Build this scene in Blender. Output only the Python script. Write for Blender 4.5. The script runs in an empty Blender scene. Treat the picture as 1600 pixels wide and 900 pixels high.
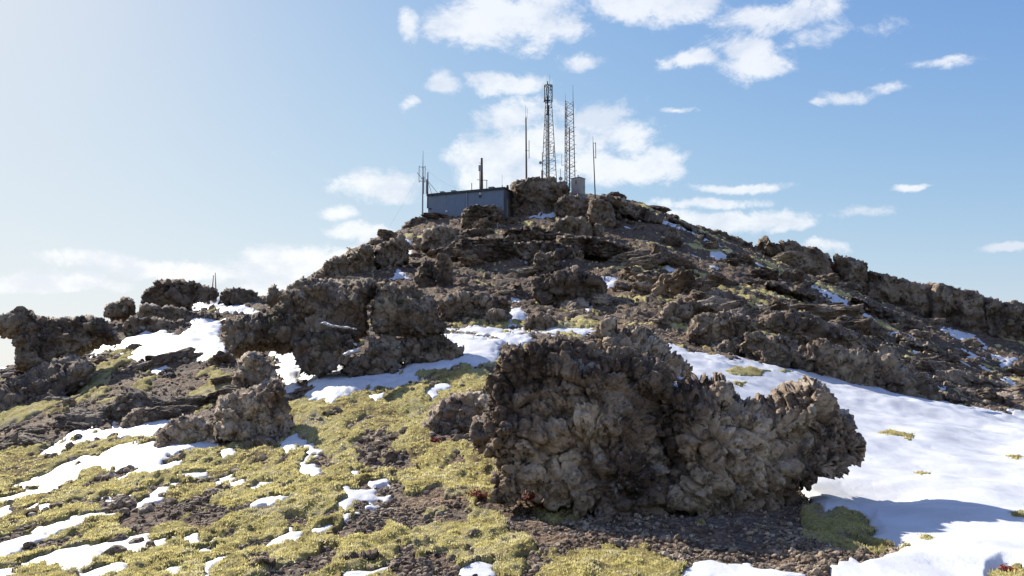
import bpy, math, random
import numpy as np
from mathutils import Vector, Matrix
rnd = random.Random(7)
NR = np.random.RandomState(11)
F32 = np.float32

# ------------------------------------------------------------------ camera
C = bpy.context.scene.collection
SC = bpy.context.scene
FPX, W0, H0, HORIZ = 1244.44, 1600., 900., 570.
PITCH = math.atan((HORIZ - H0 / 2) / FPX)
cd = bpy.data.cameras.new('camera'); cd.lens = 28.0; cd.sensor_width = 36.0
cd.clip_start = 0.1; cd.clip_end = 60000
cam = bpy.data.objects.new('camera', cd); C.objects.link(cam)
cam.location = (0, 0, 0); cam.rotation_euler = (math.pi / 2 + PITCH, 0, 0)
SC.camera = cam

# ------------------------------------------------------------------ sky and sun
SUN_AZ, SUN_EL = -40.0, 30.0          # azimuth from +Y (negative: to the left), elevation
SC.view_settings.view_transform = 'Standard'; SC.view_settings.look = 'None'
SC.view_settings.exposure = 0.95; SC.view_settings.gamma = 1
SKY_STRENGTH = 0.10
w = bpy.data.worlds.new('World'); SC.world = w; w.use_nodes = True
SD = Vector((math.sin(math.radians(SUN_AZ)) * math.cos(math.radians(SUN_EL)),
             math.cos(math.radians(SUN_AZ)) * math.cos(math.radians(SUN_EL)), math.sin(math.radians(SUN_EL))))
sl = bpy.data.lights.new('sun', 'SUN'); sl.energy = 4.9; sl.angle = math.radians(0.53); sl.color = (1.0, 0.95, 0.86)
so = bpy.data.objects.new('sun', sl); C.objects.link(so)
so.rotation_euler = SD.to_track_quat('Z', 'Y').to_euler(); so.location = SD * 50


class NT:
    """small node-tree helper"""
    def __init__(s, nt): s.nt = nt; s.n = nt.nodes; s.l = nt.links
    def new(s, t, **k):
        n = s.n.new(t)
        for a, b in k.items(): setattr(n, a, b)
        return n
    def put(s, sock, v):
        if hasattr(v, 'is_linked') or isinstance(v, bpy.types.NodeSocket): s.l.new(v, sock)
        elif v is not None: sock.default_value = v
    def m(s, op, a, b=None, c=None, clamp=False):
        n = s.new('ShaderNodeMath', operation=op, use_clamp=clamp)
        for i, v in enumerate((a, b, c)):
            if v is not None: s.put(n.inputs[i], v)
        return n.outputs[0]
    def vm(s, op, a, b=None):
        n = s.new('ShaderNodeVectorMath', operation=op)
        s.put(n.inputs[0], a)
        if b is not None: s.put(n.inputs['Scale'] if op == 'SCALE' else n.inputs[1], b)
        return n.outputs[0]
    def mix(s, f, a, b, kind='MIX'):
        n = s.new('ShaderNodeMix', data_type='RGBA', blend_type=kind)
        s.put(n.inputs[0], f); s.put(n.inputs[6], a); s.put(n.inputs[7], b)
        return n.outputs[2]
    def noise(s, vec, scale, detail=4, rough=0.55, dist=0.0):
        n = s.new('ShaderNodeTexNoise'); s.put(n.inputs['Vector'], vec)
        n.inputs['Scale'].default_value = scale; n.inputs['Detail'].default_value = detail
        n.inputs['Roughness'].default_value = rough; n.inputs['Distortion'].default_value = dist
        return n
    def voro(s, vec, scale, feature='F1', rand=1.0):
        n = s.new('ShaderNodeTexVoronoi', feature=feature); s.put(n.inputs['Vector'], vec)
        n.inputs['Scale'].default_value = scale; n.inputs['Randomness'].default_value = rand
        return n
    def ramp(s, f, pts, interp='LINEAR'):
        n = s.new('ShaderNodeValToRGB'); s.put(n.inputs[0], f); cr = n.color_ramp; cr.interpolation = interp
        while len(cr.elements) < len(pts): cr.elements.new(0.5)
        for e, (p, c) in zip(cr.elements, pts):
            e.position = p; e.color = (c[0], c[1], c[2], 1) if isinstance(c, (tuple, list)) else (c, c, c, 1)
        return n.outputs[0]
    def smooth(s, v, a, b):
        n = s.new('ShaderNodeMapRange', interpolation_type='SMOOTHSTEP'); s.put(n.inputs[0], v)
        n.inputs[1].default_value = a; n.inputs[2].default_value = b
        return n.outputs[0]


def pix_dir(px, py):
    u = (px - W0 / 2) / FPX; v = (H0 / 2 - py) / FPX; cp, sp = math.cos(PITCH), math.sin(PITCH)
    return Vector((u, cp - v * sp, sp + v * cp))


def build_world():
    t = NT(w.node_tree); t.n.clear()
    out = t.new('ShaderNodeOutputWorld')
    sky = t.new('ShaderNodeTexSky', sky_type='NISHITA'); sky.sun_disc = False
    sky.sun_elevation = math.radians(SUN_EL); sky.sun_rotation = math.radians(SUN_AZ)
    sky.altitude = 300; sky.air_density = 1.0; sky.dust_density = 0.38; sky.ozone_density = 1.6
    bg = t.new('ShaderNodeBackground'); bg.inputs[1].default_value = SKY_STRENGTH
    # soft shoulder so the glow round the sun keeps its colour, the same for camera and light
    sp_ = t.new('ShaderNodeSeparateXYZ'); t.l.new(sky.outputs[0], sp_.inputs[0]); cb_ = t.new('ShaderNodeCombineXYZ')
    for c_, (g_, m_, l_) in enumerate(((1.50, 0.0740, 0.505), (1.50, 0.0840, 0.522), (1.18, 0.252, 0.522))):
        q_ = t.m('MULTIPLY', t.m('POWER', sp_.outputs[c_], g_), m_ / SKY_STRENGTH)
        t.l.new(t.m('DIVIDE', q_, t.m('MULTIPLY_ADD', q_, SKY_STRENGTH / l_, 1.0)), cb_.inputs[c_])
    skc = cb_.outputs[0]
    t.l.new(skc, bg.inputs[0]); bg.inputs[1].default_value = SKY_STRENGTH
    tc = t.new('ShaderNodeTexCoord'); d = tc.outputs['Generated']
    # clouds: placed by azimuth and elevation of the real sky direction
    wn = t.noise(d, 9.0, 5, 0.6)
    warp = t.vm('SCALE', t.vm('SUBTRACT', wn.outputs['Color'], (0.5, 0.5, 0.5)), 0.045)
    dw = t.vm('ADD', d, warp)
    sx = t.new('ShaderNodeSeparateXYZ'); t.l.new(dw, sx.inputs[0])
    az = t.m('ARCTAN2', sx.outputs[0], sx.outputs[1]); el = t.m('ARCSINE', sx.outputs[2])
    # (px, py, half width, half height, tilt) of every cloud seen
    B = [(735, 42, 62, 32), (800, 22, 80, 40), (868, 48, 66, 24), (642, 46, 18, 22), (1000, 8, 95, 34), (1060, 2, 70, 34),
         (1155, 78, 50, 26), (1160, 100, 62, 24), (1090, 98, 44, 14), (1205, 30, 90, 24), (1270, 12, 90, 28), (1290, 48, 60, 20), (1385, 42, 56, 16),
         (1320, 155, 60, 13), (1390, 140, 50, 11), (1275, 165, 26, 10), (1455, 100, 62, 11), (1485, 88, 28, 9),
         (800, 128, 52, 16), (760, 120, 32, 8), (688, 133, 28, 17), (632, 160, 15, 14),
         (815, 180, 56, 28), (925, 190, 72, 30), (985, 212, 54, 26), (870, 215, 90, 32), (800, 240, 80, 30), (770, 272, 50, 34), (930, 265, 90, 24),
         (1030, 255, 40, 28), (835, 275, 80, 20), (600, 292, 70, 22), (520, 338, 36, 12), (575, 366, 62, 14), (450, 415, 110, 20), (330, 425, 150, 16), (180, 408, 110, 14),
         (1100, 315, 80, 9), (1170, 287, 80, 8), (1120, 345, 110, 16), (1190, 340, 60, 14), (1230, 350, 40, 10), (1355, 328, 44, 12), (1285, 388, 36, 12), (1420, 292, 30, 5),
         (910, 95, 36, 14), (1060, 178, 24, 6), (1580, 385, 50, 6), (470, 450, 130, 20), (60, 440, 130, 16), (860, 330, 110, 20), (1010, 345, 90, 22), (560, 400, 60, 16),
         (1010, -70, 160, 50), (700, -120, 180, 50), (1500, -90, 120, 40), (300, -160, 150, 40), (1900, 180, 160, 28), (2000, 380, 200, 20), (-350, 430, 260, 22), (-300, 200, 90, 24)]
    acc = None
    for (px, py, rx, ry) in B:
        v = pix_dir(px, py).normalized()
        a0 = math.atan2(v.x, v.y); e0 = math.asin(v.z)
        v2 = pix_dir(px + rx, py).normalized(); ra = abs(math.atan2(v2.x, v2.y) - a0)
        v3 = pix_dir(px, py - ry).normalized(); re = abs(math.asin(v3.z) - e0)
        a = t.m('MULTIPLY_ADD', az, 1 / ra, -a0 / ra); e = t.m('MULTIPLY_ADD', el, 1 / re, -e0 / re)
        q = t.m('ADD', t.m('MULTIPLY_ADD', a, a, t.m('MULTIPLY', e, e)), 0.50 if (px > 1280 and py < 200) else 0.32 if (px > 1180 and py < 60) else 0.22 if (px > 1180 or rx < 40) else 0.0)
        acc = q if acc is None else t.m('SMOOTH_MIN', acc, q, 0.35)
    # behind and overhead: scattered clouds of the same kind
    base = t.m('SUBTRACT', 1.0, t.m('SQRT', t.m('MAXIMUM', acc, 0.0)))
    sd_ = t.new('ShaderNodeSeparateXYZ'); t.l.new(d, sd_.inputs[0])
    outside = t.smooth(sd_.outputs[1], 0.55, 0.1)
    el_s = t.vm('MULTIPLY', d, (1, 1, 2.2))
    wide = t.noise(el_s, 2.6, 3, 0.5)
    wide_b = t.m('MULTIPLY', t.m('MULTIPLY', t.m('SUBTRACT', wide.outputs[0], 0.56), 5.0), outside)
    base = t.m('MAXIMUM', base, t.m('ADD', wide_b, t.m('MULTIPLY', t.m('SUBTRACT', outside, 1.0), 2.0)))
    n1 = t.noise(t.vm('MULTIPLY', d, (1, 1, 1.5)), 13.0, 12, 0.70, 0.3)
    dens = t.m('ADD', base, t.m('MULTIPLY', t.m('SUBTRACT', n1.outputs[0], 0.42), 3.4))
    dens = t.smooth(dens, -0.05, 0.80)
    dens = t.m('MULTIPLY', dens, 0.93)
    n2 = t.noise(t.vm('ADD', t.vm('MULTIPLY', d, (1, 1, 1.7)), (0.01, -0.01, 0.02)), 14.0, 6, 0.6)
    cc = t.mix(t.smooth(n2.outputs[0], 0.35, 0.6), (0.74, 0.77, 0.84, 1), (0.98, 0.97, 0.96, 1))
    cb = t.new('ShaderNodeBackground'); t.l.new(cc, cb.inputs[0]); cb.inputs[1].default_value = CLOUD
    # a weak share of the sky colour is added to the clouds
    ad = t.new('ShaderNodeAddShader'); bg2 = t.new('ShaderNodeBackground'); t.l.new(skc, bg2.inputs[0]); bg2.inputs[1].default_value = SKY_STRENGTH * 0.25
    t.l.new(cb.outputs[0], ad.inputs[0]); t.l.new(bg2.outputs[0], ad.inputs[1]); cb = ad
    mx = t.new('ShaderNodeMixShader'); t.l.new(dens, mx.inputs[0]); t.l.new(bg.outputs[0], mx.inputs[1]); t.l.new(cb.outputs[0], mx.inputs[2])
    t.l.new(mx.outputs[0], out.inputs[0])


CLOUD = 0.45
build_world()


# ------------------------------------------------------------------ noise
def _h(ix, iy, iz, s):
    with np.errstate(over='ignore'):
        h = (ix.astype(np.uint32) * np.uint32(374761393) + iy.astype(np.uint32) * np.uint32(668265263)
             + iz.astype(np.uint32) * np.uint32(2147483647) + np.uint32(s * 1274126177 & 0xffffffff))
        h = (h ^ (h >> np.uint32(13))) * np.uint32(1274126177)
        h = (h ^ (h >> np.uint32(15))) * np.uint32(2246822519)
        return h ^ (h >> np.uint32(16))


def perlin(p, s=0):
    i = np.floor(p).astype(np.int32); f = (p - i).astype(F32); u = f * f * f * (f * (f * 6 - 15) + 10)
    r = np.zeros(len(p), F32)
    for dx in (0, 1):
        wx = u[:, 0] if dx else 1 - u[:, 0]
        for dy in (0, 1):
            wy = u[:, 1] if dy else 1 - u[:, 1]
            for dz in (0, 1):
                wz = u[:, 2] if dz else 1 - u[:, 2]
                h = _h(i[:, 0] + dx, i[:, 1] + dy, i[:, 2] + dz, s)
                gx = ((h & np.uint32(1023)).astype(F32) / 511.5 - 1); gy = (((h >> np.uint32(10)) & np.uint32(1023)).astype(F32) / 511.5 - 1)
                gz = (((h >> np.uint32(20)) & np.uint32(1023)).astype(F32) / 511.5 - 1)
                r += wx * wy * wz * (gx * (f[:, 0] - dx) + gy * (f[:, 1] - dy) + gz * (f[:, 2] - dz))
    return r * 1.3


def fbm(p, o=4, s=0, g=0.5):
    r = 0; a = 1.0; t = 0
    for k in range(o):
        r = r + a * perlin(p * (2.03 ** k), s + k * 17); t += a; a *= g
    return r / t * 1.3


def worley(p, s=0):
    """F1, F2 and a random number per cell"""
    i = np.floor(p).astype(np.int32); n = len(p)
    f1 = np.full(n, 9, F32); f2 = np.full(n, 9, F32); cid = np.zeros(n, F32)
    for dx in (-1, 0, 1):
        for dy in (-1, 0, 1):
            for dz in (-1, 0, 1):
                h = _h(i[:, 0] + dx, i[:, 1] + dy, i[:, 2] + dz, s)
                qx = i[:, 0] + dx + (h & np.uint32(1023)).astype(F32) / 1023; qy = i[:, 1] + dy + ((h >> np.uint32(10)) & np.uint32(1023)).astype(F32) / 1023
                qz = i[:, 2] + dz + ((h >> np.uint32(20)) & np.uint32(1023)).astype(F32) / 1023
                d = np.sqrt((qx - p[:, 0]) ** 2 + (qy - p[:, 1]) ** 2 + (qz - p[:, 2]) ** 2).astype(F32)
                m = d < f1
                f2 = np.where(m, f1, np.minimum(f2, d)); cid = np.where(m, ((h >> np.uint32(5)) & np.uint32(255)).astype(F32) / 255, cid); f1 = np.where(m, d, f1)
    return f1, f2, cid


def worley_facet(p, s=0):
    """F1, F2, cell number and a tilted plane per cell (chipped faces)"""
    i = np.floor(p).astype(np.int32); n = len(p)
    f1 = np.full(n, 9, F32); f2 = np.full(n, 9, F32); cid = np.zeros(n, F32); til = np.zeros(n, F32)
    for dx in (-1, 0, 1):
        for dy in (-1, 0, 1):
            for dz in (-1, 0, 1):
                h = _h(i[:, 0] + dx, i[:, 1] + dy, i[:, 2] + dz, s)
                vx = p[:, 0] - (i[:, 0] + dx + (h & np.uint32(1023)).astype(F32) / 1023); vy = p[:, 1] - (i[:, 1] + dy + ((h >> np.uint32(10)) & np.uint32(1023)).astype(F32) / 1023)
                vz = p[:, 2] - (i[:, 2] + dz + ((h >> np.uint32(20)) & np.uint32(1023)).astype(F32) / 1023)
                d = np.sqrt(vx * vx + vy * vy + vz * vz).astype(F32); m = d < f1
                h2 = (h * np.uint32(2654435761)) ^ (h >> np.uint32(7))
                t = vx * ((h2 & np.uint32(255)).astype(F32) / 127.5 - 1) + vy * (((h2 >> np.uint32(8)) & np.uint32(255)).astype(F32) / 127.5 - 1) + vz * (((h2 >> np.uint32(16)) & np.uint32(255)).astype(F32) / 127.5 - 1)
                f2 = np.where(m, f1, np.minimum(f2, d)); cid = np.where(m, ((h >> np.uint32(5)) & np.uint32(255)).astype(F32) / 255, cid); til = np.where(m, t, til); f1 = np.where(m, d, f1)
    return f1, f2, cid, til


def sstep(x, a, b):
    t = np.clip((x - a) / (b - a), 0, 1); return t * t * (3 - 2 * t)


def poly_sd(px, py, poly, skip=None):
    """signed distance to a polygon, positive inside; skip: edges left out of the distance"""
    P = np.array(poly, F32); Q = np.roll(P, -1, 0)
    d = np.full(px.shape, 1e9, F32); ins = np.zeros(px.shape, bool)
    for k in range(len(P)):
        ax, ay = P[k]; bx, by = Q[k]; ex, ey = bx - ax, by - ay
        if not (skip and skip[k]):
            t = np.clip(((px - ax) * ex + (py - ay) * ey) / (ex * ex + ey * ey + 1e-9), 0, 1)
            d = np.minimum(d, (px - ax - t * ex) ** 2 + (py - ay - t * ey) ** 2)
        c = (ay > py) != (by > py)
        if by != ay: ins ^= c & (px < (bx - ax) * (py - ay) / (by - ay) + ax)
    return np.sqrt(d), ins


# ------------------------------------------------------------------ object helpers
def mesh_np(name, V, faces, mat, smooth=True, parent=None, loc=None, attrs=None):
    V = np.asarray(V, F32)
    if loc is not None: V = V - np.array(loc, F32)
    me = bpy.data.meshes.new(name); faces = np.asarray(faces, np.int32)
    nf, k = faces.shape
    me.vertices.add(len(V)); me.vertices.foreach_set('co', V.ravel())
    me.loops.add(nf * k); me.loops.foreach_set('vertex_index', faces.ravel())
    me.polygons.add(nf); me.polygons.foreach_set('loop_start', np.arange(0, nf * k, k, dtype=np.int32))
    me.polygons.foreach_set('use_smooth', np.full(nf, smooth))
    if attrs:
        for an, av in attrs.items():
            a = me.attributes.new(an, 'FLOAT', 'POINT'); a.data.foreach_set('value', np.asarray(av, F32))
    me.materials.append(mat); me.update(calc_edges=True); me.validate()
    o = bpy.data.objects.new(name, me); C.objects.link(o)
    if loc is not None: o.location = loc
    if parent is not None: o.parent = parent
    return o


class MB:
    """collects boxes and tubes into one mesh"""
    def __init__(s): s.v = []; s.f = []
    def box(s, c, size, rz=0.0):
        b = len(s.v); R = Matrix.Rotation(rz, 3, 'Z'); x, y, z = size[0] / 2, size[1] / 2, size[2] / 2
        for sx in (-1, 1):
            for sy in (-1, 1):
                for sz in (-1, 1): s.v.append(tuple(Vector(c) + R @ Vector((sx * x, sy * y, sz * z))))
        for q in ((0, 1, 3, 2), (4, 6, 7, 5), (0, 4, 5, 1), (2, 3, 7, 6), (0, 2, 6, 4), (1, 5, 7, 3)): s.f.append([b + i for i in q])
        return s
    def tube(s, p, q, r, r2=None, n=6, caps=True):
        p, q = Vector(p), Vector(q); r2 = r if r2 is None else r2
        a = (q - p).normalized(); u = a.orthogonal().normalized(); v = a.cross(u); b = len(s.v)
        for (c, rr) in ((p, r), (q, r2)):
            for i in range(n):
                t = 2 * math.pi * i / n; s.v.append(tuple(c + (u * math.cos(t) + v * math.sin(t)) * rr))
        for i in range(n): j = (i + 1) % n; s.f.append([b + i, b + j, b + n + j, b + n + i])
        if caps: s.f.append([b + i for i in range(n)][::-1]); s.f.append([b + n + i for i in range(n)])
        return s
    def build(s, name, mat, parent=None, smooth=False):
        me = bpy.data.meshes.new(name); me.from_pydata(s.v, [], s.f); me.materials.append(mat); me.update()
        if smooth: me.polygons.foreach_set('use_smooth', [True] * len(me.polygons))
        o = bpy.data.objects.new(name, me); C.objects.link(o)
        if parent is not None:
            o.parent = parent
        return o


def tag(o, label=None, cat=None, group=None, kind=None):
    if label: o['label'] = label
    if cat: o['category'] = cat
    if group: o['group'] = group
    if kind: o['kind'] = kind
    return o


def thing(name, label, cat, loc, rz=0, group=None):
    o = bpy.data.objects.new(name, None); C.objects.link(o); o.location = loc; o.rotation_euler = (0, 0, rz)
    return tag(o, label, cat, group)


# ------------------------------------------------------------------ materials
def new_mat(name):
    m = bpy.data.materials.new(name); m.use_nodes = True; t = NT(m.node_tree); t.n.clear()
    o = t.new('ShaderNodeOutputMaterial'); b = t.new('ShaderNodeBsdfPrincipled'); t.l.new(b.outputs[0], o.inputs[0])
    return m, t, b


def rock_mat(name, s=1.0, warm=0.0, lichen=1.0, bump=0.03, bright=1.0):
    m, t, b = new_mat(name)
    tc = t.new('ShaderNodeTexCoord'); oi = t.new('ShaderNodeObjectInfo')
    v = t.vm('ADD', tc.outputs['Object'], t.vm('SCALE', (7.1, 3.7, 5.3), t.m('MULTIPLY', oi.outputs['Random'], 9.0)))
    wv = t.vm('ADD', v, t.vm('SCALE', t.noise(v, 5 * s, 3).outputs['Color'], 0.10 / s))
    big = t.noise(v, 1.1 * s, 5, 0.6).outputs[0]
    fine = t.noise(v, 14 * s, 6, 0.7).outputs[0]
    c1 = t.voro(wv, 8 * s); c2 = t.voro(wv, 24 * s)
    k = 1.18 * bright
    col = t.ramp(big, [(0.36, (0.066 * k, 0.046 * k, 0.033 * k)), (0.46, (0.135 * k, 0.098 * k, 0.068 * k)), (0.56, (0.235 * k, 0.180 * k, 0.125 * k)), (0.68, (0.34 * k, 0.272 * k, 0.195 * k))])
    g1 = t.ramp(t.new('ShaderNodeSeparateColor').outputs[0], [(0, 0), (1, 1)])
    sc1 = t.new('ShaderNodeSeparateColor'); t.l.new(c1.outputs['Color'], sc1.inputs[0])
    sc2 = t.new('ShaderNodeSeparateColor'); t.l.new(c2.outputs['Color'], sc2.inputs[0])
    val = t.m('ADD', t.m('MULTIPLY', sc1.outputs[0], 0.75), t.m('ADD', t.m('MULTIPLY', sc2.outputs[0], 0.55), t.m('MULTIPLY_ADD', fine, 1.5, -0.45)))
    col = t.mix(1.0, col, t.ramp(val, [(0.25, 0.18), (0.55, 0.7), (1.0, 1.7)]), 'MULTIPLY')
    rust = t.smooth(t.noise(v, 2.3 * s, 4, 0.6).outputs[0], 0.52, 0.72)
    col = t.mix(t.m('MULTIPLY', rust, 0.32 + warm), col, (0.13 * k, 0.068 * k, 0.038 * k, 1))
    if lichen > 0:
        ln = t.noise(v, 6.5 * s, 8, 0.72, 0.6).outputs[0]
        ln2 = t.noise(v, 1.7 * s, 2).outputs[0]
        lm = t.smooth(t.m('ADD', ln, t.m('MULTIPLY', t.m('SUBTRACT', ln2, 0.5), 0.35)), 0.585, 0.635)
        col = t.mix(t.m('MULTIPLY', lm, 0.8 * lichen), col, (0.56, 0.55, 0.50, 1))
        gm = t.smooth(t.noise(v, 1.4 * s, 5, 0.65).outputs[0], 0.56, 0.72)
        col = t.mix(t.m('MULTIPLY', gm, 0.45 * lichen), col, (0.16, 0.155, 0.075, 1))
    t.l.new(col, b.inputs['Base Color'])
    b.inputs['Roughness'].default_value = 0.92; b.inputs['Specular IOR Level'].default_value = 0.25
    h = t.m('ADD', t.m('MULTIPLY', c1.outputs['Distance'], -0.35), t.m('ADD', t.m('MULTIPLY', c2.outputs['Distance'], -0.25), t.m('ADD', t.m('MULTIPLY', t.noise(v, 9 * s, 8, 0.75).outputs[0], 1.3), 0)))
    h = t.m('ADD', h, t.m('MULTIPLY', t.smooth(t.voro(wv, 14 * s).outputs['Distance'], 0.28, 0.0), -1.0))
    h = t.m('ADD', h, t.m('MULTIPLY', t.noise(v, 45 * s, 5, 0.8).outputs[0], 1.1))
    bp = t.new('ShaderNodeBump'); bp.inputs['Strength'].default_value = 1.0; bp.inputs['Distance'].default_value = bump / s
    t.l.new(h, bp.inputs['Height']); t.l.new(bp.outputs[0], b.inputs['Normal'])
    return m


def ground_mat():
    m, t, b = new_mat('volcanic_gravel')
    g = t.new('ShaderNodeNewGeometry'); p = g.outputs['Position']
    d = t.vm('LENGTH', p); n = [x for x in t.n if x.bl_idname == 'ShaderNodeVectorMath'][-1]; far = t.smooth(n.outputs['Value'], 14, 40)
    a = t.noise(p, 0.35, 5, 0.6).outputs[0]; bn = t.noise(p, 2.2, 6, 0.65).outputs[0]
    soil = t.ramp(a, [(0.3, (0.10, 0.068, 0.046)), (0.5, (0.17, 0.113, 0.072)), (0.7, (0.24, 0.17, 0.107))])
    v1 = t.voro(p, 16); v2 = t.voro(p, 45); vf = t.voro(p, 3.2)
    s1 = t.new('ShaderNodeSeparateColor'); t.l.new(v1.outputs['Color'], s1.inputs[0])
    s2 = t.new('ShaderNodeSeparateColor'); t.l.new(v2.outputs['Color'], s2.inputs[0])
    s3 = t.new('ShaderNodeSeparateColor'); t.l.new(vf.outputs['Color'], s3.inputs[0])
    peb = t.m('ADD', t.m('MULTIPLY', s1.outputs[0], 0.6), t.m('MULTIPLY', s2.outputs[0], 0.5))
    col = t.mix(1.0, soil, t.ramp(peb, [(0, 0.45), (0.55, 0.95), (1, 1.9)]), 'MULTIPLY')
    col = t.mix(1.0, col, t.ramp(bn, [(0.3, 0.55), (0.5, 1.0), (0.7, 1.5)]), 'MULTIPLY')
    grey = t.smooth(t.noise(p, 1.0, 4).outputs[0], 0.45, 0.65)
    col = t.mix(t.m('MULTIPLY', grey, 0.5), col, t.mix(1.0, (0.165, 0.143, 0.12, 1), t.ramp(peb, [(0, 0.4), (1, 1.9)]), 'MULTIPLY'))
    at = t.new('ShaderNodeAttribute', attribute_name='rust')
    col = t.mix(t.m('MULTIPLY', at.outputs['Fac'], 0.3), col, (0.10, 0.055, 0.033, 1))
    t.l.new(col, b.inputs['Base Color']); b.inputs['Roughness'].default_value = 0.95; b.inputs['Specular IOR Level'].default_value = 0.2
    h = t.m('ADD', t.m('MULTIPLY', v1.outputs['Distance'], -1.0), t.m('ADD', t.m('MULTIPLY', v2.outputs['Distance'], -0.35), t.noise(p, 30, 4, 0.7).outputs[0]))
    hf = t.m('ADD', t.m('MULTIPLY', vf.outputs['Distance'], -3.0), t.m('MULTIPLY', t.noise(p, 4, 8, 0.75).outputs[0], 6.0))
    hh = t.m('ADD', h, t.m('MULTIPLY', hf, t.m('ADD', far, 0.12)))
    bp = t.new('ShaderNodeBump'); bp.inputs['Distance'].default_value = 0.05
    t.l.new(hh, bp.inputs['Height']); t.l.new(bp.outputs[0], b.inputs['Normal'])
    return m


def moss_mat():
    m, t, b = new_mat('woolly_moss')
    g = t.new('ShaderNodeNewGeometry'); p = g.outputs['Position']
    st = t.vm('MULTIPLY', p, (1.0, 0.45, 1.0))
    a = t.noise(st, 0.8, 5, 0.6).outputs[0]; f = t.noise(p, 24, 6, 0.75).outputs[0]; mid = t.noise(st, 5, 6, 0.7).outputs[0]
    col = t.ramp(t.m('ADD', t.m('MULTIPLY', a, 0.5), t.m('MULTIPLY', mid, 0.5)),
                 [(0.38, (0.18, 0.125, 0.075)), (0.44, (0.38, 0.29, 0.13)), (0.49, (0.57, 0.485, 0.17)), (0.54, (0.64, 0.55, 0.25)), (0.60, (0.58, 0.50, 0.32)), (0.68, (0.42, 0.34, 0.24))])
    col = t.mix(1.0, col, t.ramp(f, [(0.34, 0.40), (0.47, 0.95), (0.62, 1.4)]), 'MULTIPLY')
    red = t.smooth(t.noise(p, 3.0, 5, 0.7).outputs[0], 0.64, 0.72)
    col = t.mix(t.m('MULTIPLY', red, 0.5), col, (0.16, 0.07, 0.035, 1))
    t.l.new(col, b.inputs['Base Color']); b.inputs['Roughness'].default_value = 1.0; b.inputs['Specular IOR Level'].default_value = 0.05
    b.inputs['Sheen Weight'].default_value = 0.1; b.inputs['Sheen Tint'].default_value = (0.9, 0.85, 0.5, 1)
    h = t.m('ADD', t.m('MULTIPLY', t.noise(p, 12, 8, 0.8).outputs[0], 1.0), t.m('MULTIPLY', t.noise(p, 70, 4, 0.8).outputs[0], 0.45))
    bp = t.new('ShaderNodeBump'); bp.inputs['Distance'].default_value = 0.16
    t.l.new(h, bp.inputs['Height']); t.l.new(bp.outputs[0], b.inputs['Normal'])
    return m


def snow_mat():
    m, t, b = new_mat('old_snow')
    g = t.new('ShaderNodeNewGeometry'); p = g.outputs['Position']
    a = t.noise(p, 1.5, 6, 0.6).outputs[0]
    col = t.ramp(a, [(0.35, (0.53, 0.53, 0.54)), (0.5, (0.59, 0.59, 0.605)), (0.62, (0.63, 0.635, 0.65))])
    dirt = t.smooth(t.noise(t.vm('MULTIPLY', p, (1, 0.6, 1)), 4.0, 8, 0.75).outputs[0], 0.655, 0.73)
    col = t.mix(t.m('MULTIPLY', dirt, 0.30), col, (0.30, 0.25, 0.19, 1))
    t.l.new(col, b.inputs['Base Color']); b.inputs['Roughness'].default_value = 0.6; b.inputs['Specular IOR Level'].default_value = 0.3
    b.inputs['Subsurface Weight'].default_value = 0.0
    h = t.m('ADD', t.m('MULTIPLY', t.noise(t.vm('MULTIPLY', p, (1, 0.5, 1)), 7, 5, 0.6).outputs[0], 1.0), t.m('MULTIPLY', t.noise(p, 45, 4, 0.75).outputs[0], 0.4))
    bp = t.new('ShaderNodeBump'); bp.inputs['Distance'].default_value = 0.035; bp.inputs['Strength'].default_value = 0.32
    t.l.new(h, bp.inputs['Height']); t.l.new(bp.outputs[0], b.inputs['Normal'])
    return m


def paint(name, c, rough=0.6, metal=0.0, var=0.25, scale=3.0, streak=False):
    m, t, b = new_mat(name)
    tc = t.new('ShaderNodeTexCoord'); v = tc.outputs['Object']
    if streak: v = t.vm('MULTIPLY', v, (4, 4, 0.5))
    n = t.noise(v, scale, 6, 0.65).outputs[0]
    col = t.mix(1.0, (c[0], c[1], c[2], 1), t.ramp(n, [(0.3, 1 - var), (0.7, 1 + var * 0.6)]), 'MULTIPLY')
    t.l.new(col, b.inputs['Base Color']); b.inputs['Roughness'].default_value = rough; b.inputs['Metallic'].default_value = metal
    return m


M_ROCK = rock_mat('lava_rock_near', 1.0, -0.1, 1.0, 0.05, 1.5)
M_ROCKM = rock_mat('lava_rock_middle', 0.5, 0.0, 0.75, 0.04, 0.92)
M_ROCKF = rock_mat('lava_rock_far', 0.2, 0.0, 0.45, 0.055, 1.1)
M_STONE = rock_mat('loose_stone_rock', 2.6, -0.25, 0.35, 0.02, 0.92)
M_GROUND = ground_mat(); M_MOSS = moss_mat(); M_SNOW = snow_mat()
M_WALL = paint('blue_grey_wall', (0.16, 0.205, 0.28), 0.55, 0, 0.12, 1.5, True)
M_WALL2 = paint('end_wall', (0.18, 0.23, 0.305), 0.55, 0, 0.12, 1.5, True)
M_DARK = paint('dark_trim', (0.035, 0.042, 0.048), 0.6)
M_STEEL = paint('dark_galvanised_steel', (0.055, 0.06, 0.065), 0.55, 0.3)
M_GALV = paint('galvanised_steel', (0.30, 0.31, 0.32), 0.5, 0.4)
M_WOOD = paint('weathered_pole_wood', (0.095, 0.072, 0.055), 0.85, 0, 0.3, 8)
M_RUST = paint('rusty_red_steel', (0.22, 0.075, 0.05), 0.75, 0.1, 0.3, 6)
M_RED = paint('red_paint', (0.40, 0.09, 0.08), 0.6)
M_WHITE = paint('white_plastic', (0.72, 0.72, 0.70), 0.45, 0, 0.06)
M_PALE = paint('pale_beige_paint', (0.42, 0.37, 0.33), 0.7, 0, 0.12, 2, True)
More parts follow.
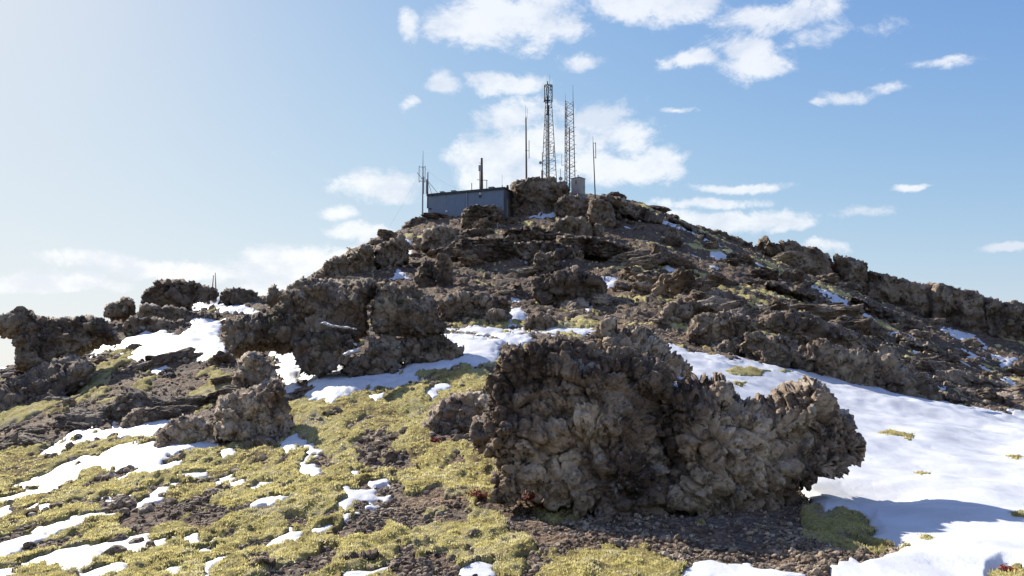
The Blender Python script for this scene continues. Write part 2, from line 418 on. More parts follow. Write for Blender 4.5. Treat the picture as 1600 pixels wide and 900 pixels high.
M_CONC = paint('pale_concrete', (0.23, 0.225, 0.22), 0.9, 0, 0.25, 4)
M_BERRY = paint('red_autumn_leaves', (0.34, 0.05, 0.03), 0.7, 0, 0.45, 30)
M_TWIG = paint('brown_twigs', (0.11, 0.06, 0.045), 0.9)
M_GRASS = paint('dry_grass', (0.42, 0.34, 0.20), 0.9, 0, 0.3, 10)
def shoot_mat():
    m = bpy.data.materials.new('moss_shoot'); m.use_nodes = True; t = NT(m.node_tree); t.n.clear(); o = t.new('ShaderNodeOutputMaterial')
    g = t.new('ShaderNodeNewGeometry'); p = g.outputs['Position']; n = t.noise(p, 3.0, 4, 0.7).outputs[0]
    col = t.ramp(n, [(0.35, (0.34, 0.28, 0.14)), (0.5, (0.58, 0.51, 0.20)), (0.65, (0.64, 0.58, 0.36))])
    a = t.new('ShaderNodeBsdfDiffuse'); b = t.new('ShaderNodeBsdfTranslucent'); t.l.new(col, a.inputs[0]); t.l.new(col, b.inputs[0])
    x = t.new('ShaderNodeMixShader'); x.inputs[0].default_value = 0.55; t.l.new(a.outputs[0], x.inputs[1]); t.l.new(b.outputs[0], x.inputs[2]); t.l.new(x.outputs[0], o.inputs[0])
    return m
M_SHOOT = shoot_mat()
M_SEA = paint('sea_water', (0.05, 0.075, 0.10), 0.25, 0, 0.15, 0.002)


# ------------------------------------------------------------------ terrain shape
def pz(px, py, d):
    """point seen at pixel (px, py) of the photograph at a forward distance of d metres"""
    v = pix_dir(px, py); k = d / v.y
    return v.x * k, d, v.z * k


DD = [3, 6, 9, 13, 18, 24, 32, 42, 55, 70, 85, 100, 115, 140]
COL = {
 -400: [1190, 938, 865, 800, 750, 710, 682, 672, 672, 680, 690, 700, 710, 730],
 0:    [1150, 930, 848, 770, 700, 640, 590, 592, 600, 612, 620, 630, 640, 660],
 200:  [1140, 925, 834, 748, 668, 603, 542, 500, 505, 535, 560, 580, 600, 630],
 330:  [1130, 920, 824, 735, 655, 590, 530, 483, 474, 500, 530, 550, 570, 600],
 400:  [1128, 918, 818, 728, 645, 582, 524, 478, 468, 480, 505, 530, 550, 590],
 500:  [1125, 915, 808, 713, 622, 565, 518, 480, 452, 432, 432, 460, 490, 540],
 600:  [1122, 915, 803, 702, 606, 552, 512, 480, 445, 405, 370, 378, 405, 470],
 680:  [1122, 914, 800, 695, 596, 540, 508, 480, 446, 396, 362, 341, 346, 400],
 800:  [1122, 912, 800, 690, 592, 532, 504, 480, 448, 388, 357, 336, 328, 360],
 880:  [1122, 912, 800, 690, 592, 532, 504, 482, 448, 390, 352, 316, 300, 330],
 1000: [1122, 912, 800, 690, 600, 544, 514, 482, 440, 393, 355, 324, 330, 370],
 1100: [1122, 911, 800, 694, 612, 556, 520, 486, 450, 412, 385, 365, 362, 390],
 1200: [1122, 910, 800, 702, 630, 580, 535, 496, 465, 437, 412, 400, 400, 410],
 1400: [1120, 908, 797, 715, 660, 618, 580, 560, 535, 512, 492, 484, 480, 490],
 1600: [1118, 904, 793, 722, 680, 656, 648, 628, 603, 578, 555, 538, 524, 535],
 2000: [1110, 895, 795, 735, 705, 690, 684, 672, 655, 635, 618, 604, 594, 600],
}


def pchip(x, y, xq):
    """monotone cubic along axis 0; y may be 2D"""
    x = np.asarray(x, float); y = np.asarray(y, float)
    if y.ndim == 1: y = y[:, None]
    h = np.diff(x)[:, None]; dl = np.diff(y, axis=0) / h
    m = np.zeros_like(y)
    a, b = dl[:-1], dl[1:]
    with np.errstate(all='ignore'):
        w1 = 2 * h[1:] + h[:-1]; w2 = h[1:] + 2 * h[:-1]
        mm = (w1 + w2) / (w1 / a + w2 / b)
    m[1:-1] = np.where(a * b > 0, mm, 0); m[0] = dl[0]; m[-1] = dl[-1]
    k = np.clip(np.searchsorted(x, xq) - 1, 0, len(x) - 2); t = ((xq - x[k]) / (x[k + 1] - x[k]))[:, None]
    t = np.clip(t, 0, 1); H = h[k]
    return (2 * t**3 - 3 * t**2 + 1) * y[k] + (t**3 - 2 * t**2 + t) * H * m[k] + (-2 * t**3 + 3 * t**2) * y[k + 1] + (t**3 - t**2) * H * m[k + 1]


LR = np.linspace(math.log(0.4), math.log(1600), 420)
phis, cols = [], []
def outer(z100, zn=-0.5):
    r = np.exp(LR); return -1.62 + zn * np.minimum(r, 30) / 30 + (z100 + 1.6 - zn) * np.clip(r - 25, 0, 140) / 140 - np.clip(r - 120, 0, 500) * 0.26
phis.append(-180.); cols.append(outer(-16, -3.5)); phis.append(-110.); cols.append(outer(-22, -3.5)); phis.append(-70.); cols.append(outer(-24, -2.0))
for px in sorted(COL):
    u = (px - 800) / FPX
    x = []; zz = []; sc = 1
    for d, py in zip(DD, COL[px]):
        X, Y, Z = pz(px, py, d); r = math.hypot(X, Y); x.append(math.log(r)); zz.append(Z); ph = math.degrees(math.atan2(X, Y))
    z3 = zz[0]
    X = [math.log(0.3)] + x; Zc = [(-1.62 + z3) / 2] + zz
    r140 = math.exp(x[-1])
    X += [math.log(220), math.log(420), math.log(1700)]; Zc += [zz[-1] - 22, -70, -150]
    phis.append(ph); cols.append(pchip(X, Zc, LR)[:, 0])
phis += [70., 110., 180.]; cols += [outer(-14, -1.0), outer(-18, -2.5), outer(-16, -3.5)]
PH = np.linspace(-180, 180, 1441)
TAB = pchip(phis, np.array(cols), PH).astype(F32)      # [phi, r]


def z_base(x, y):
    r = np.maximum(np.hypot(x, y), 0.41); a = (np.degrees(np.arctan2(x, y)) + 180) / 0.25; b = (np.log(r) - LR[0]) / (LR[1] - LR[0])
    a = np.clip(a, 0, 1439.999); b = np.clip(b, 0, 418.999); i = a.astype(int); j = b.astype(int); fa = a - i; fb = b - j
    return (TAB[i, j] * (1 - fa) * (1 - fb) + TAB[i + 1, j] * fa * (1 - fb) + TAB[i, j + 1] * (1 - fa) * fb + TAB[i + 1, j + 1] * fa * fb)


def z_smooth(x, y):
    x = np.asarray(x, F32); y = np.asarray(y, F32); z = z_base(x, y); r = np.hypot(x, y)
    P = np.stack([x, y, np.zeros_like(x)], 1)
    # hillside strata run down towards the right
    q = np.stack([(x * 0.73 + y * 0.68), (x * 0.68 - y * 0.73) * 0.4, np.zeros_like(x)], 1)
    for lam, s in ((14, 1), (7, 2), (3.5, 3), (1.8, 4), (0.9, 5)):
        wgt = sstep(r, lam * 2.2, lam * 6)
        z = z + wgt * 0.075 * lam * (perlin(P / lam, s) * 0.6 + perlin(q / (lam * 0.6), s + 30) * 0.5)
    z = z + 0.05 * perlin(P / np.array([0.9, 1.8, 1], F32), 9) * sstep(r, 3, 6)
    return z


def ground_at(x, y):
    return float(z_smooth(np.array([x]), np.array([y]))[0])


def hit(px, py, dmin=4, dmax=140):
    """forward distance at which the ground is met by the sight line of pixel (px, py)"""
    ds = np.exp(np.linspace(math.log(dmin), math.log(dmax), 900)); v = pix_dir(px, py); k = ds / v.y
    g = z_smooth((v.x * k).astype(F32), ds.astype(F32)); z = v.z * k
    b = np.nonzero(z <= g)[0]
    return float(ds[b[0]]) if len(b) else None


def to_pix(x, y, z):
    cp, sp = math.cos(PITCH), math.sin(PITCH); f = y * cp + z * sp; u = -y * sp + z * cp
    return W0 / 2 + FPX * x / f, H0 / 2 - FPX * u / f


# ------------------------------------------------------------------ ground grid
ca = np.concatenate([np.arange(-260, -40, 6), np.arange(-40, 1641, 2.7), np.arange(1643, 1990, 5)]); az_in = np.degrees(np.arctan((ca - 800) / FPX))
az_all = np.concatenate([np.linspace(-180, -46, 46), np.linspace(-45, az_in[0] - 0.3, 24), az_in, np.linspace(az_in[-1] + 0.3, 45, 24), np.linspace(46, 180, 46)])
_t = np.linspace(0, 1, 570); _q = np.cumsum(0.45 + 1.1 * _t ** 1.2); _q = (_q - _q[0]) / (_q[-1] - _q[0]); RROWS = np.exp(math.log(4.5) + (math.log(150) - math.log(4.5)) * _q)
rr = np.concatenate([np.exp(np.linspace(math.log(0.5), math.log(4.5), 16))[:-1], RROWS, np.exp(np.linspace(math.log(160), math.log(1500), 14))])
NA, NRr = len(az_all), len(rr)
A2, R2 = np.meshgrid(np.radians(az_all), rr, indexing='ij')
GX = (np.sin(A2) * R2).ravel().astype(F32); GY = (np.cos(A2) * R2).ravel().astype(F32); GR = R2.ravel().astype(F32)
GZ = z_smooth(GX, GY).astype(F32)
infr = (np.abs(A2.ravel()) < math.radians(50)) & (GR < 158)
PXg = np.full(len(GX), -9999., F32); PYg = PXg.copy()
PXg[infr], PYg[infr] = to_pix(GX[infr], GY[infr], GZ[infr])

def Z(ox, oy, f, pts): return [(ox + a / f, oy + b / f) for a, b in pts]
FA = 3.4625
SNOW = [
 # right snow field: large
 ([(1046, 541), (1100, 556), (1180, 568), (1240, 580), (1330, 598), (1440, 622), (1530, 640), (1600, 655), (1760, 690), (2150, 730), (2300, 1000), (2200, 1300), (1640, 1300), (1640, 960), (1600, 890), (1568, 888), (1550, 900), (1545, 970), (1385, 970), (1345, 884), (1400, 870),
   (1412, 855), (1375, 850), (1360, 845), (1376, 838), (1362, 826), (1362, 815), (1340, 808), (1318, 800), (1290, 802), (1262, 778), (1235, 720), (1190, 640), (1100, 620), (1010, 600), (1020, 560)], 0.085),
 (Z(0, 640, FA, [(0, 490), (120, 470), (220, 425), (130, 440), (50, 435), (140, 380), (250, 345), (330, 300), (420, 285), (460, 250), (520, 255), (600, 230), (640, 200), (720, 185), (870, 195), (1100, 190), (1180, 190), (1180, 205), (1030, 225), (900, 240), (910, 270), (860, 310), (980, 285), (990, 310), (930, 330), (830, 365), (740, 355), (640, 400), (740, 340), (790, 310), (640, 320), (560, 330), (500, 310), (420, 350), (430, 380), (330, 410), (310, 440), (180, 480), (60, 505), (0, 520)]), 0.06),
 (Z(0, 640, FA, [(230, 240), (330, 190), (440, 165), (350, 145), (430, 118), (560, 120), (620, 80), (720, 95), (860, 60), (915, 55), (850, 105), (830, 150), (720, 160), (600, 150), (520, 165), (440, 175), (380, 205), (300, 235)]), 0.06),
 (Z(0, 640, FA, [(0, 550), (50, 535), (80, 565), (0, 600)]), 0.05), (Z(0, 640, FA, [(110, 550), (200, 525), (275, 530), (220, 555), (150, 568)]), 0.05),
 (Z(0, 640, FA, [(0, 720), (150, 680), (330, 625), (480, 580), (620, 560), (640, 575), (560, 605), (420, 650), (250, 690), (120, 745), (60, 790), (0, 812), (-80, 830), (-80, 730)]), 0.08),
 (Z(0, 640, FA, [(-60, 900), (60, 870), (130, 855), (230, 830), (300, 790), (450, 760), (560, 735), (640, 720), (700, 690), (800, 685), (830, 720), (960, 715), (880, 760), (740, 800), (640, 790), (560, 800), (500, 860), (430, 890), (340, 900), (240, 850), (160, 870), (100, 900), (20, 940), (-60, 940)]), 0.07),
 (Z(0, 640, FA, [(420, 900), (540, 870), (640, 835), (700, 845), (690, 890), (600, 930), (440, 940)]), 0.06),
 (Z(0, 640, FA, [(640, 455), (710, 440), (720, 460), (650, 470)]), 0.04), (Z(0, 640, FA, [(550, 490), (600, 478), (630, 480), (570, 508)]), 0.04),
 (Z(0, 640, FA, [(740, 530), (790, 470), (860, 430), (980, 410), (900, 450), (880, 495), (820, 490), (770, 525)]), 0.04),
 (Z(0, 640, FA, [(940, 365), (1040, 345), (1100, 350), (1010, 378)]), 0.04), (Z(0, 640, FA, [(1015, 800), (1108, 770), (1180, 765), (1130, 805)]), 0.05),
 (Z(0, 640, FA, [(880, 900), (920, 860), (990, 880), (960, 910)]), 0.05), (Z(0, 640, FA, [(1000, 715), (1060, 705), (1080, 720), (1030, 725)]), 0.03),
 (Z(320, 640, FA, [(400, 190), (440, 155), (490, 152), (550, 185), (500, 205), (440, 220), (410, 215)]), 0.06), (Z(320, 640, FA, [(545, 215), (580, 205), (590, 220), (635, 240), (580, 250), (545, 270), (560, 240)]), 0.05),
 (Z(320, 640, FA, [(515, 350), (530, 315), (600, 312), (620, 355), (570, 362)]), 0.05), (Z(320, 640, FA, [(60, 270), (110, 240), (160, 225), (150, 245), (90, 268)]), 0.04),
 (Z(320, 640, FA, [(25, 425), (80, 380), (155, 372), (130, 395), (60, 425)]), 0.04), (Z(320, 640, FA, [(165, 420), (200, 405), (235, 412), (195, 430)]), 0.03),
 (Z(320, 640, FA, [(225, 450), (280, 415), (310, 395), (365, 395), (330, 420), (250, 453)]), 0.04),
 (Z(320, 640, FA, [(250, 520), (300, 500), (380, 490), (430, 440), (520, 428), (600, 405), (590, 420), (480, 442), (420, 470), (410, 500), (370, 520), (330, 510)]), 0.05),
 (Z(320, 640, FA, [(710, 520), (780, 480), (750, 440), (830, 450), (870, 430), (930, 435), (940, 470), (1000, 480), (990, 510), (940, 500), (840, 500), (770, 535), (720, 535)]), 0.05),
 (Z(320, 640, FA, [(870, 540), (890, 515), (950, 525), (930, 550), (890, 560)]), 0.04), (Z(320, 640, FA, [(730, 635), (760, 560), (830, 560), (860, 585), (790, 590), (770, 625)]), 0.05),
 (Z(320, 640, FA, [(360, 730), (420, 690), (460, 645), (530, 680), (490, 730), (420, 745), (320, 765)]), 0.07), (Z(320, 640, FA, [(590, 665), (680, 640), (720, 650), (640, 670)]), 0.03),
 (Z(320, 640, FA, [(0, 730), (60, 695), (70, 715), (20, 740)]), 0.04), (Z(320, 640, FA, [(0, 790), (60, 758), (100, 768), (40, 800), (0, 820)]), 0.04),
 (Z(320, 640, FA, [(0, 870), (80, 820), (180, 795), (200, 800), (100, 850), (40, 890), (0, 940)]), 0.05),
 (Z(320, 640, FA, [(760, 900), (830, 870), (940, 858), (1010, 850), (1020, 870), (980, 900), (960, 940), (740, 940)]), 0.06),
 (Z(320, 640, FA, [(780, 355), (830, 352), (890, 370), (840, 378)]), 0.03), (Z(320, 640, FA, [(900, 410), (990, 405), (1000, 418), (910, 420)]), 0.03),
 ([(722, 893), (745, 882), (775, 880), (785, 888), (760, 905), (715, 910)], 0.03), ([(1075, 892), (1110, 882), (1150, 884), (1200, 893), (1260, 905), (1180, 925), (1060, 925)], 0.03),
 ([(1300, 893), (1330, 876), (1352, 884), (1375, 905), (1400, 935), (1300, 935)], 0.03),
 # left slope, behind
 (Z(0, 400, 3.2, [(560, 470), (620, 430), (700, 390), (720, 372), (790, 378), (900, 395), (960, 350), (960, 325), (1110, 318), (1140, 330), (1100, 350), (1090, 410), (1130, 480), (1150, 510), (1060, 520), (900, 525), (760, 530), (690, 545), (640, 510), (680, 480), (600, 490)]), 0.15),
 (Z(0, 400, 3.2, [(350, 485), (420, 440), (470, 428), (600, 435), (610, 460), (520, 480), (480, 490), (440, 470)]), 0.1),
 (Z(0, 400, 3.2, [(870, 265), (940, 230), (1010, 195), (1130, 195), (1250, 220), (1320, 250), (1230, 245), (1190, 240), (1240, 265), (1300, 290), (1180, 298), (1060, 275), (940, 280)]), 0.15),
 (Z(0, 400, 3.2, [(770, 575), (830, 568), (845, 580), (790, 590)]), 0.05), (Z(0, 400, 3.2, [(450, 505), (480, 502), (480, 515), (450, 515)]), 0.05),
 # by the middle rocks
 (Z(320, 400, 3.2, [(340, 490), (400, 475), (470, 490), (480, 510), (520, 540), (540, 565), (600, 585), (700, 590), (780, 590), (860, 590), (960, 600), (1050, 605), (1080, 620), (960, 650), (840, 672), (770, 680), (640, 740), (560, 715), (500, 710), (510, 690), (560, 670), (530, 630), (470, 600), (450, 620), (460, 660), (400, 670), (390, 620), (360, 580), (370, 550), (420, 540), (360, 510)]), 0.09),
 (Z(320, 400, 3.2, [(960, 580), (1020, 560), (970, 540), (980, 510), (1040, 510), (1100, 520), (1230, 515), (1290, 465), (1170, 390), (1220, 385), (1330, 410), (1400, 420), (1500, 405), (1620, 395), (1620, 430), (1500, 430), (1470, 450), (1460, 510), (1440, 545), (1340, 555), (1260, 570), (1100, 568), (1030, 570)]), 0.09),
 (Z(320, 400, 3.2, [(1210, 360), (1350, 365), (1480, 375), (1600, 370), (1600, 385), (1480, 390), (1360, 385), (1240, 380)]), 0.06), (Z(320, 400, 3.2, [(600, 545), (650, 510), (690, 520), (700, 550), (720, 570), (650, 570), (660, 550)]), 0.06),
 (Z(320, 400, 3.2, [(815, 705), (840, 688), (890, 690), (870, 712)]), 0.03), (Z(320, 400, 3.2, [(1120, 695), (1150, 680), (1165, 690), (1140, 705)]), 0.03), (Z(320, 400, 3.2, [(1155, 660), (1200, 650), (1220, 660), (1180, 670)]), 0.03),
 (Z(320, 400, 3.2, [(1480, 260), (1540, 270), (1600, 300), (1590, 335), (1520, 340), (1540, 300)]), 0.06), ([(815, 517), (850, 514), (930, 518), (936, 523), (860, 522)], 0.06),
 # hillside
 (Z(800, 280, 4, [(90, 230), (150, 232), (270, 215), (380, 235), (300, 240), (180, 242)]), 0.25), (Z(800, 280, 4, [(55, 440), (100, 455), (130, 450), (120, 490), (80, 515), (60, 490)]), 0.25),
 (Z(800, 280, 4, [(450, 395), (500, 420), (520, 450), (560, 460), (500, 485), (440, 480), (480, 460), (450, 430)]), 0.25), (Z(800, 280, 4, [(700, 210), (760, 225), (800, 260), (740, 255), (705, 235)]), 0.25),
 (Z(800, 280, 4, [(950, 265), (1020, 290), (1100, 330), (1060, 330), (990, 295)]), 0.25), (Z(800, 280, 4, [(1110, 335), (1170, 345), (1240, 395), (1200, 385), (1150, 360)]), 0.25),
 (Z(800, 280, 4, [(1230, 440), (1300, 460), (1380, 510), (1310, 500), (1300, 520), (1250, 490)]), 0.25), (Z(800, 280, 4, [(560, 630), (620, 620), (655, 625), (640, 660), (600, 690), (580, 660)]), 0.2),
 (Z(800, 280, 4, [(1020, 650), (1080, 645), (1120, 690), (1050, 690), (1015, 670)]), 0.2), (Z(800, 280, 4, [(500, 740), (560, 725), (560, 745), (520, 750), (540, 780), (500, 765)]), 0.15),
 (Z(800, 280, 4, [(460, 800), (510, 790), (500, 820), (480, 850), (455, 820)]), 0.15), (Z(800, 280, 4, [(0, 750), (40, 755), (50, 770), (0, 770)]), 0.1), (Z(800, 280, 4, [(0, 820), (50, 815), (70, 870), (40, 895), (0, 900)]), 0.15),
 (Z(800, 280, 4, [(860, 520), (900, 530), (900, 545), (865, 540)]), 0.2), (Z(800, 280, 4, [(1080, 540), (1130, 565), (1110, 570), (1085, 555)]), 0.2), (Z(800, 280, 4, [(1110, 600), (1140, 610), (1130, 630), (1210, 660), (1150, 650)]), 0.2),
 (Z(800, 280, 4, [(580, 290), (630, 300), (620, 308), (590, 300)]), 0.2), (Z(800, 280, 4, [(300, 490), (350, 505), (330, 515), (310, 505)]), 0.2), (Z(800, 280, 4, [(1060, 730), (1110, 740), (1100, 755), (1070, 745)]), 0.15),
 (Z(1100, 330, 3.2, [(45, 200), (110, 235), (160, 265), (120, 250), (60, 215)]), 0.25), (Z(1100, 330, 3.2, [(300, 320), (350, 330), (355, 352), (310, 340)]), 0.25),
 (Z(1100, 330, 3.2, [(450, 395), (510, 412), (560, 440), (510, 438)]), 0.25), (Z(1100, 330, 3.2, [(540, 375), (620, 410), (700, 440), (800, 510), (880, 565), (780, 520), (690, 470), (620, 430)]), 0.25),
 (Z(1100, 330, 3.2, [(365, 435), (430, 468), (400, 458)]), 0.2), (Z(1100, 330, 3.2, [(925, 600), (980, 625), (940, 615)]), 0.2), (Z(1100, 330, 3.2, [(1180, 585), (1260, 600), (1350, 620), (1420, 685), (1380, 685), (1290, 640), (1200, 605)]), 0.25),
 (Z(1100, 330, 3.2, [(1400, 700), (1500, 735), (1570, 745), (1520, 785), (1480, 770), (1500, 755), (1430, 720)]), 0.2), (Z(1100, 330, 3.2, [(1225, 680), (1300, 700), (1400, 745), (1320, 730), (1240, 695)]), 0.2),
 (Z(1100, 330, 3.2, [(1220, 730), (1290, 750), (1250, 750)]), 0.2), (Z(1100, 330, 3.2, [(1370, 770), (1440, 810), (1460, 830), (1400, 805)]), 0.2), (Z(1100, 330, 3.2, [(1350, 830), (1420, 850), (1390, 858)]), 0.2),
 (Z(1100, 330, 3.2, [(1480, 845), (1530, 855), (1570, 880), (1500, 862)]), 0.2), (Z(1100, 330, 3.2, [(1030, 695), (1090, 715), (1050, 715)]), 0.2),
 (Z(1280, 420, FA, [(835, 645), (900, 660), (985, 705), (930, 705), (850, 690)]), 0.2), (Z(1280, 420, FA, [(560, 635), (600, 650), (620, 705), (585, 700)]), 0.2), (Z(1280, 420, FA, [(615, 650), (680, 660), (685, 672), (640, 665)]), 0.15),
 (Z(1280, 420, FA, [(845, 590), (915, 610), (880, 612)]), 0.2), (Z(1280, 420, FA, [(1020, 770), (1108, 780), (1160, 800), (1090, 800)]), 0.2),
 ([(628, 418), (622, 424), (610, 437), (630, 436), (642, 437)][1:], 0.15), ([(632, 374), (641, 378), (640, 388), (643, 397), (637, 400), (634, 388)], 0.25),
 ([(672, 431), (684, 435), (680, 438), (668, 436)], 0.15),
]
MOSS_IN = [[(-100, 715), (60, 688), (150, 680), (250, 690), (335, 695), (430, 690), (470, 660), (520, 630), (600, 600), (660, 590), (720, 600), (700, 640), (680, 690), (750, 700), (790, 760), (790, 790), (740, 782), (700, 760), (640, 760), (560, 760), (560, 800), (620, 815), (640, 835), (760, 830), (860, 850), (1000, 870), (1095, 900), (1095, 960), (-100, 960)],
           [(-60, 680), (0, 640), (70, 605), (140, 580), (200, 545), (215, 560), (160, 600), (90, 640), (0, 665)], [(195, 612), (240, 590), (240, 602), (200, 630), (120, 665), (130, 650)],
           [(330, 560), (370, 600), (345, 640), (300, 640)], [(700, 507), (760, 500), (860, 506), (940, 512), (940, 522), (860, 516), (760, 514), (700, 514)],
           [(1230, 810), (1280, 795), (1330, 800), (1370, 820), (1400, 850), (1395, 868), (1340, 868), (1260, 850)],
           [(630, 515), (700, 505), (700, 520), (650, 525)], [(560, 575), (700, 560), (790, 560), (780, 600), (700, 640), (600, 650), (470, 690), (430, 640), (470, 620)],
           [(1040, 555), (1085, 548), (1120, 560), (1080, 562)], [(1560, 893), (1600, 885), (1700, 890), (1650, 940), (1550, 930)], [(830, 800), (850, 785), (890, 788), (905, 805), (860, 815)],
           [(700, 845), (740, 822), (780, 826), (800, 840)]]
MOSS_OUT = [Z(0, 640, FA, [(360, 520), (420, 480), (560, 470), (760, 490), (860, 500), (1100, 500), (1240, 540), (1440, 500), (1500, 540), (1400, 580), (1200, 590), (1080, 650), (900, 700), (740, 700), (640, 650), (640, 590), (520, 540)]),
            Z(320, 640, FA, [(850, 560), (1000, 500), (1108, 470), (1200, 560), (1108, 660), (900, 690), (760, 720), (650, 710), (760, 640)]),
            Z(320, 640, FA, [(780, 190), (900, 100), (1000, 80), (1108, 100), (1108, 360), (950, 380), (820, 300)]), Z(320, 640, FA, [(360, 590), (480, 570), (560, 610), (540, 650), (400, 620)]),
            Z(320, 640, FA, [(190, 850), (260, 790), (380, 790), (360, 860), (240, 890)]), Z(320, 640, FA, [(610, 800), (640, 740), (740, 760), (700, 810), (640, 830)])]
HOLES = [[(1135, 585), (1145, 577), (1180, 576), (1205, 584), (1190, 592), (1150, 590)], [(1205, 584), (1240, 583), (1225, 588)], [(1374, 682), (1390, 678), (1428, 688), (1425, 692)], [(1428, 748), (1440, 747), (1452, 750), (1440, 753)],
         [(1440, 857), (1450, 852), (1458, 855), (1448, 860)], [(1400, 866), (1412, 862), (1424, 866), (1410, 870)], [(1574, 720), (1594, 721), (1590, 726)], [(1580, 815), (1600, 812), (1604, 822), (1584, 820)], [(1148, 605), (1165, 603), (1160, 609)]]


def region(polys, soft, grow=0):
    """largest signed distance (pixels) over polygons"""
    best = np.full(len(GX), -60., F32)
    for P in polys:
        P = np.array(P); m = infr & (PXg > P[:, 0].min() - 30) & (PXg < P[:, 0].max() + 30) & (PYg > P[:, 1].min() - 30) & (PYg < P[:, 1].max() + 30)
        if not m.any(): continue
        d, ins = poly_sd(PXg[m], PYg[m], P); s = np.where(ins, d, -d)
        best[m] = np.maximum(best[m], s)
    return best


PG = np.stack([GX, GY, GZ], 1)
near = sstep(GR, 60, 20)
e1 = perlin(PG / np.array([0.35, 0.6, 0.35], F32), 41); e2 = perlin(PG / np.array([0.12, 0.2, 0.12], F32), 42); e3 = perlin(PG / 1.6, 43)
nn = np.arange(len(GX))
snow_h = np.full(len(GX), -0.3, F32)
hole = region(HOLES, 0)
foot = {0: 1}
for k, (P, T) in enumerate(SNOW):
    P = np.array(P); m = infr & (PXg > P[:, 0].min() - 25) & (PXg < P[:, 0].max() + 25) & (PYg > P[:, 1].min() - 25) & (PYg < P[:, 1].max() + 25)
    if not m.any(): continue
    d, ins = poly_sd(PXg[m], PYg[m], P); s = np.where(ins, d, -d) + (e1[m] * 5.0 + e2[m] * 5.5 + e3[m] * 3.5) * (1.0 if k else 1.2) * (1.3 if T < .1 and k else 0.7) + (2.0 if T < .1 else 1.0)
    edge = max(3.0, min(24., T * 150))
    h = np.where(s > 0, T * (0.75 if T > .08 else 0.5) * np.clip(s / edge, 0, 1) ** 0.8 + 0.015, s * 0.03)
    snow_h[m] = np.maximum(snow_h[m], h)
fl = perlin(np.stack([(GX * 0.73 + GY * 0.68) / 1.6, (GX * 0.68 - GY * 0.73) / 5.5, GZ * 0], 1).astype(F32), 77) + 0.45 * e3
flm = sstep(PXg, 820, 1000) * sstep(GR, 40, 52) * infr
snow_h = np.maximum(snow_h, np.where(flm > 0, np.clip((fl - 0.55) * 0.6, -0.3, 0.16) * flm - 0.3 * (1 - flm), -0.3))
snow_on = snow_h > 0

# moss amount
mi = region(MOSS_IN, 0); mo = region(MOSS_OUT, 0)
q = np.stack([GX, GY * 0.4, GZ * 0.5], 1)
mn = fbm(q / 0.55, 4, 61) ; mn2 = perlin(q / 2.2, 63)
inside = np.clip(mi / 14., -1.2, 1) ; cut = np.clip((mo + 3) / 9., -1, 1)
mn3 = perlin(np.stack([GX / 0.30, GY / 0.62, GZ * 0], 1).astype(F32), 69)
mamt = inside * 0.75 - 0.07 + mn * 2.3 + mn2 * 0.45 + 0.35 * mn3 - np.maximum(cut, 0) * 1.25
# hillside moss: streaks along the strata
qs = np.stack([(GX * 0.73 + GY * 0.68) / 1.3, (GX * 0.68 - GY * 0.73) / 5.0, GZ * 0], 1).astype(F32)
hm = fbm(qs, 4, 71) + 0.5 * perlin(PG / 11., 72)
right = sstep(PXg, 880, 1120); hillw = sstep(GR, 24, 36)
mamt = np.where(hillw > 0, np.maximum(mamt, (hm * 2.8 - 1.15 + 0.55 * right) * hillw - (1 - hillw)), mamt)
midw = sstep(GR, 10, 13) * sstep(GR, 40, 30)
mamt = np.maximum(mamt, (mn * 1.5 - 0.55) * midw - (1 - midw))
# ground relief
snow_h = np.where(snow_h > 0.012, snow_h + 0.012 * np.clip(e1, -1, 1) - 0.02 * np.clip(e2 - 0.35, 0, 1), snow_h)
d1 = perlin(PG / 0.32, 51); d2 = perlin(PG / 0.15, 52); d3 = perlin(PG / 0.07, 53)
wf1, wf2, wc = worley(PG / 0.22, 54)
lump = (0.75 - wf1)
rough = 0.030 * d1 + 0.018 * d2 + 0.010 * d3 + 0.035 * lump * (0.4 + wc)
fr = perlin(PG / 0.9, 55); fw1, fw2, fc = worley(PG / 1.5, 56); fr2 = 1 - np.abs(perlin(PG / 2.2, 57)) * 2
rough_far = 0.20 * fr + 0.30 * (0.7 - fw1) * fc + 0.22 * (fr2 - 0.5) + 0.10 * d1
kf = sstep(GR, 14, 50)
disp = rough * (1 + kf) + rough_far * kf
GZ2 = GZ + disp * sstep(GR, 1.5, 4) - np.where(snow_h > 0.005, 0.05, 0)
# moss cushions
cf1, cf2, cc_ = worley(np.stack([GX / 0.34, GY / 0.62, GZ * 0], 1).astype(F32), 64)
cg1, cg2, cgc = worley(np.stack([GX / 0.12, GY / 0.2, GZ * 0], 1).astype(F32), 65)
mp1 = perlin(np.stack([GX / 0.42, GY / 0.8, GZ * 0], 1).astype(F32), 67); mp2 = 1 - 2 * np.abs(perlin(np.stack([GX / 0.2, GY / 0.34, GZ * 0], 1).astype(F32), 68))
cush = 0.055 * np.clip(mamt * 1.6, 0, 1) ** 0.5 * (0.75 + 0.9 * mp1) + 0.030 * mp2 + 0.016 * d3 + 0.026 * d2 + 0.02 * (0.6 - cg1)
holem = hole + 1 + e1 * 4 + e2 * 3
moss_z = np.where(mamt > 0, GZ + rough_far * kf * 0.95 + rough * 0.3 + cush * (1 + kf * 1.5), GZ + rough_far * kf + np.maximum(mamt, -1) * 0.12 - 0.02)
moss_z = moss_z - np.where((snow_h > 0.0), 0.09, 0)
snow_z = GZ + rough_far * kf * 0.8 + snow_h + 0.012 * d1 * near + 0.018 * fr * near - np.where(snow_h < 0, 0.01, 0)
moss_z = np.where((snow_h > 0.03) & (holem > 0), snow_z + np.minimum(holem * 0.006, 0.03) + 0.01 * d2, moss_z)
mamt = np.where((snow_h > 0.03) & (holem > -3), 0.5, mamt)
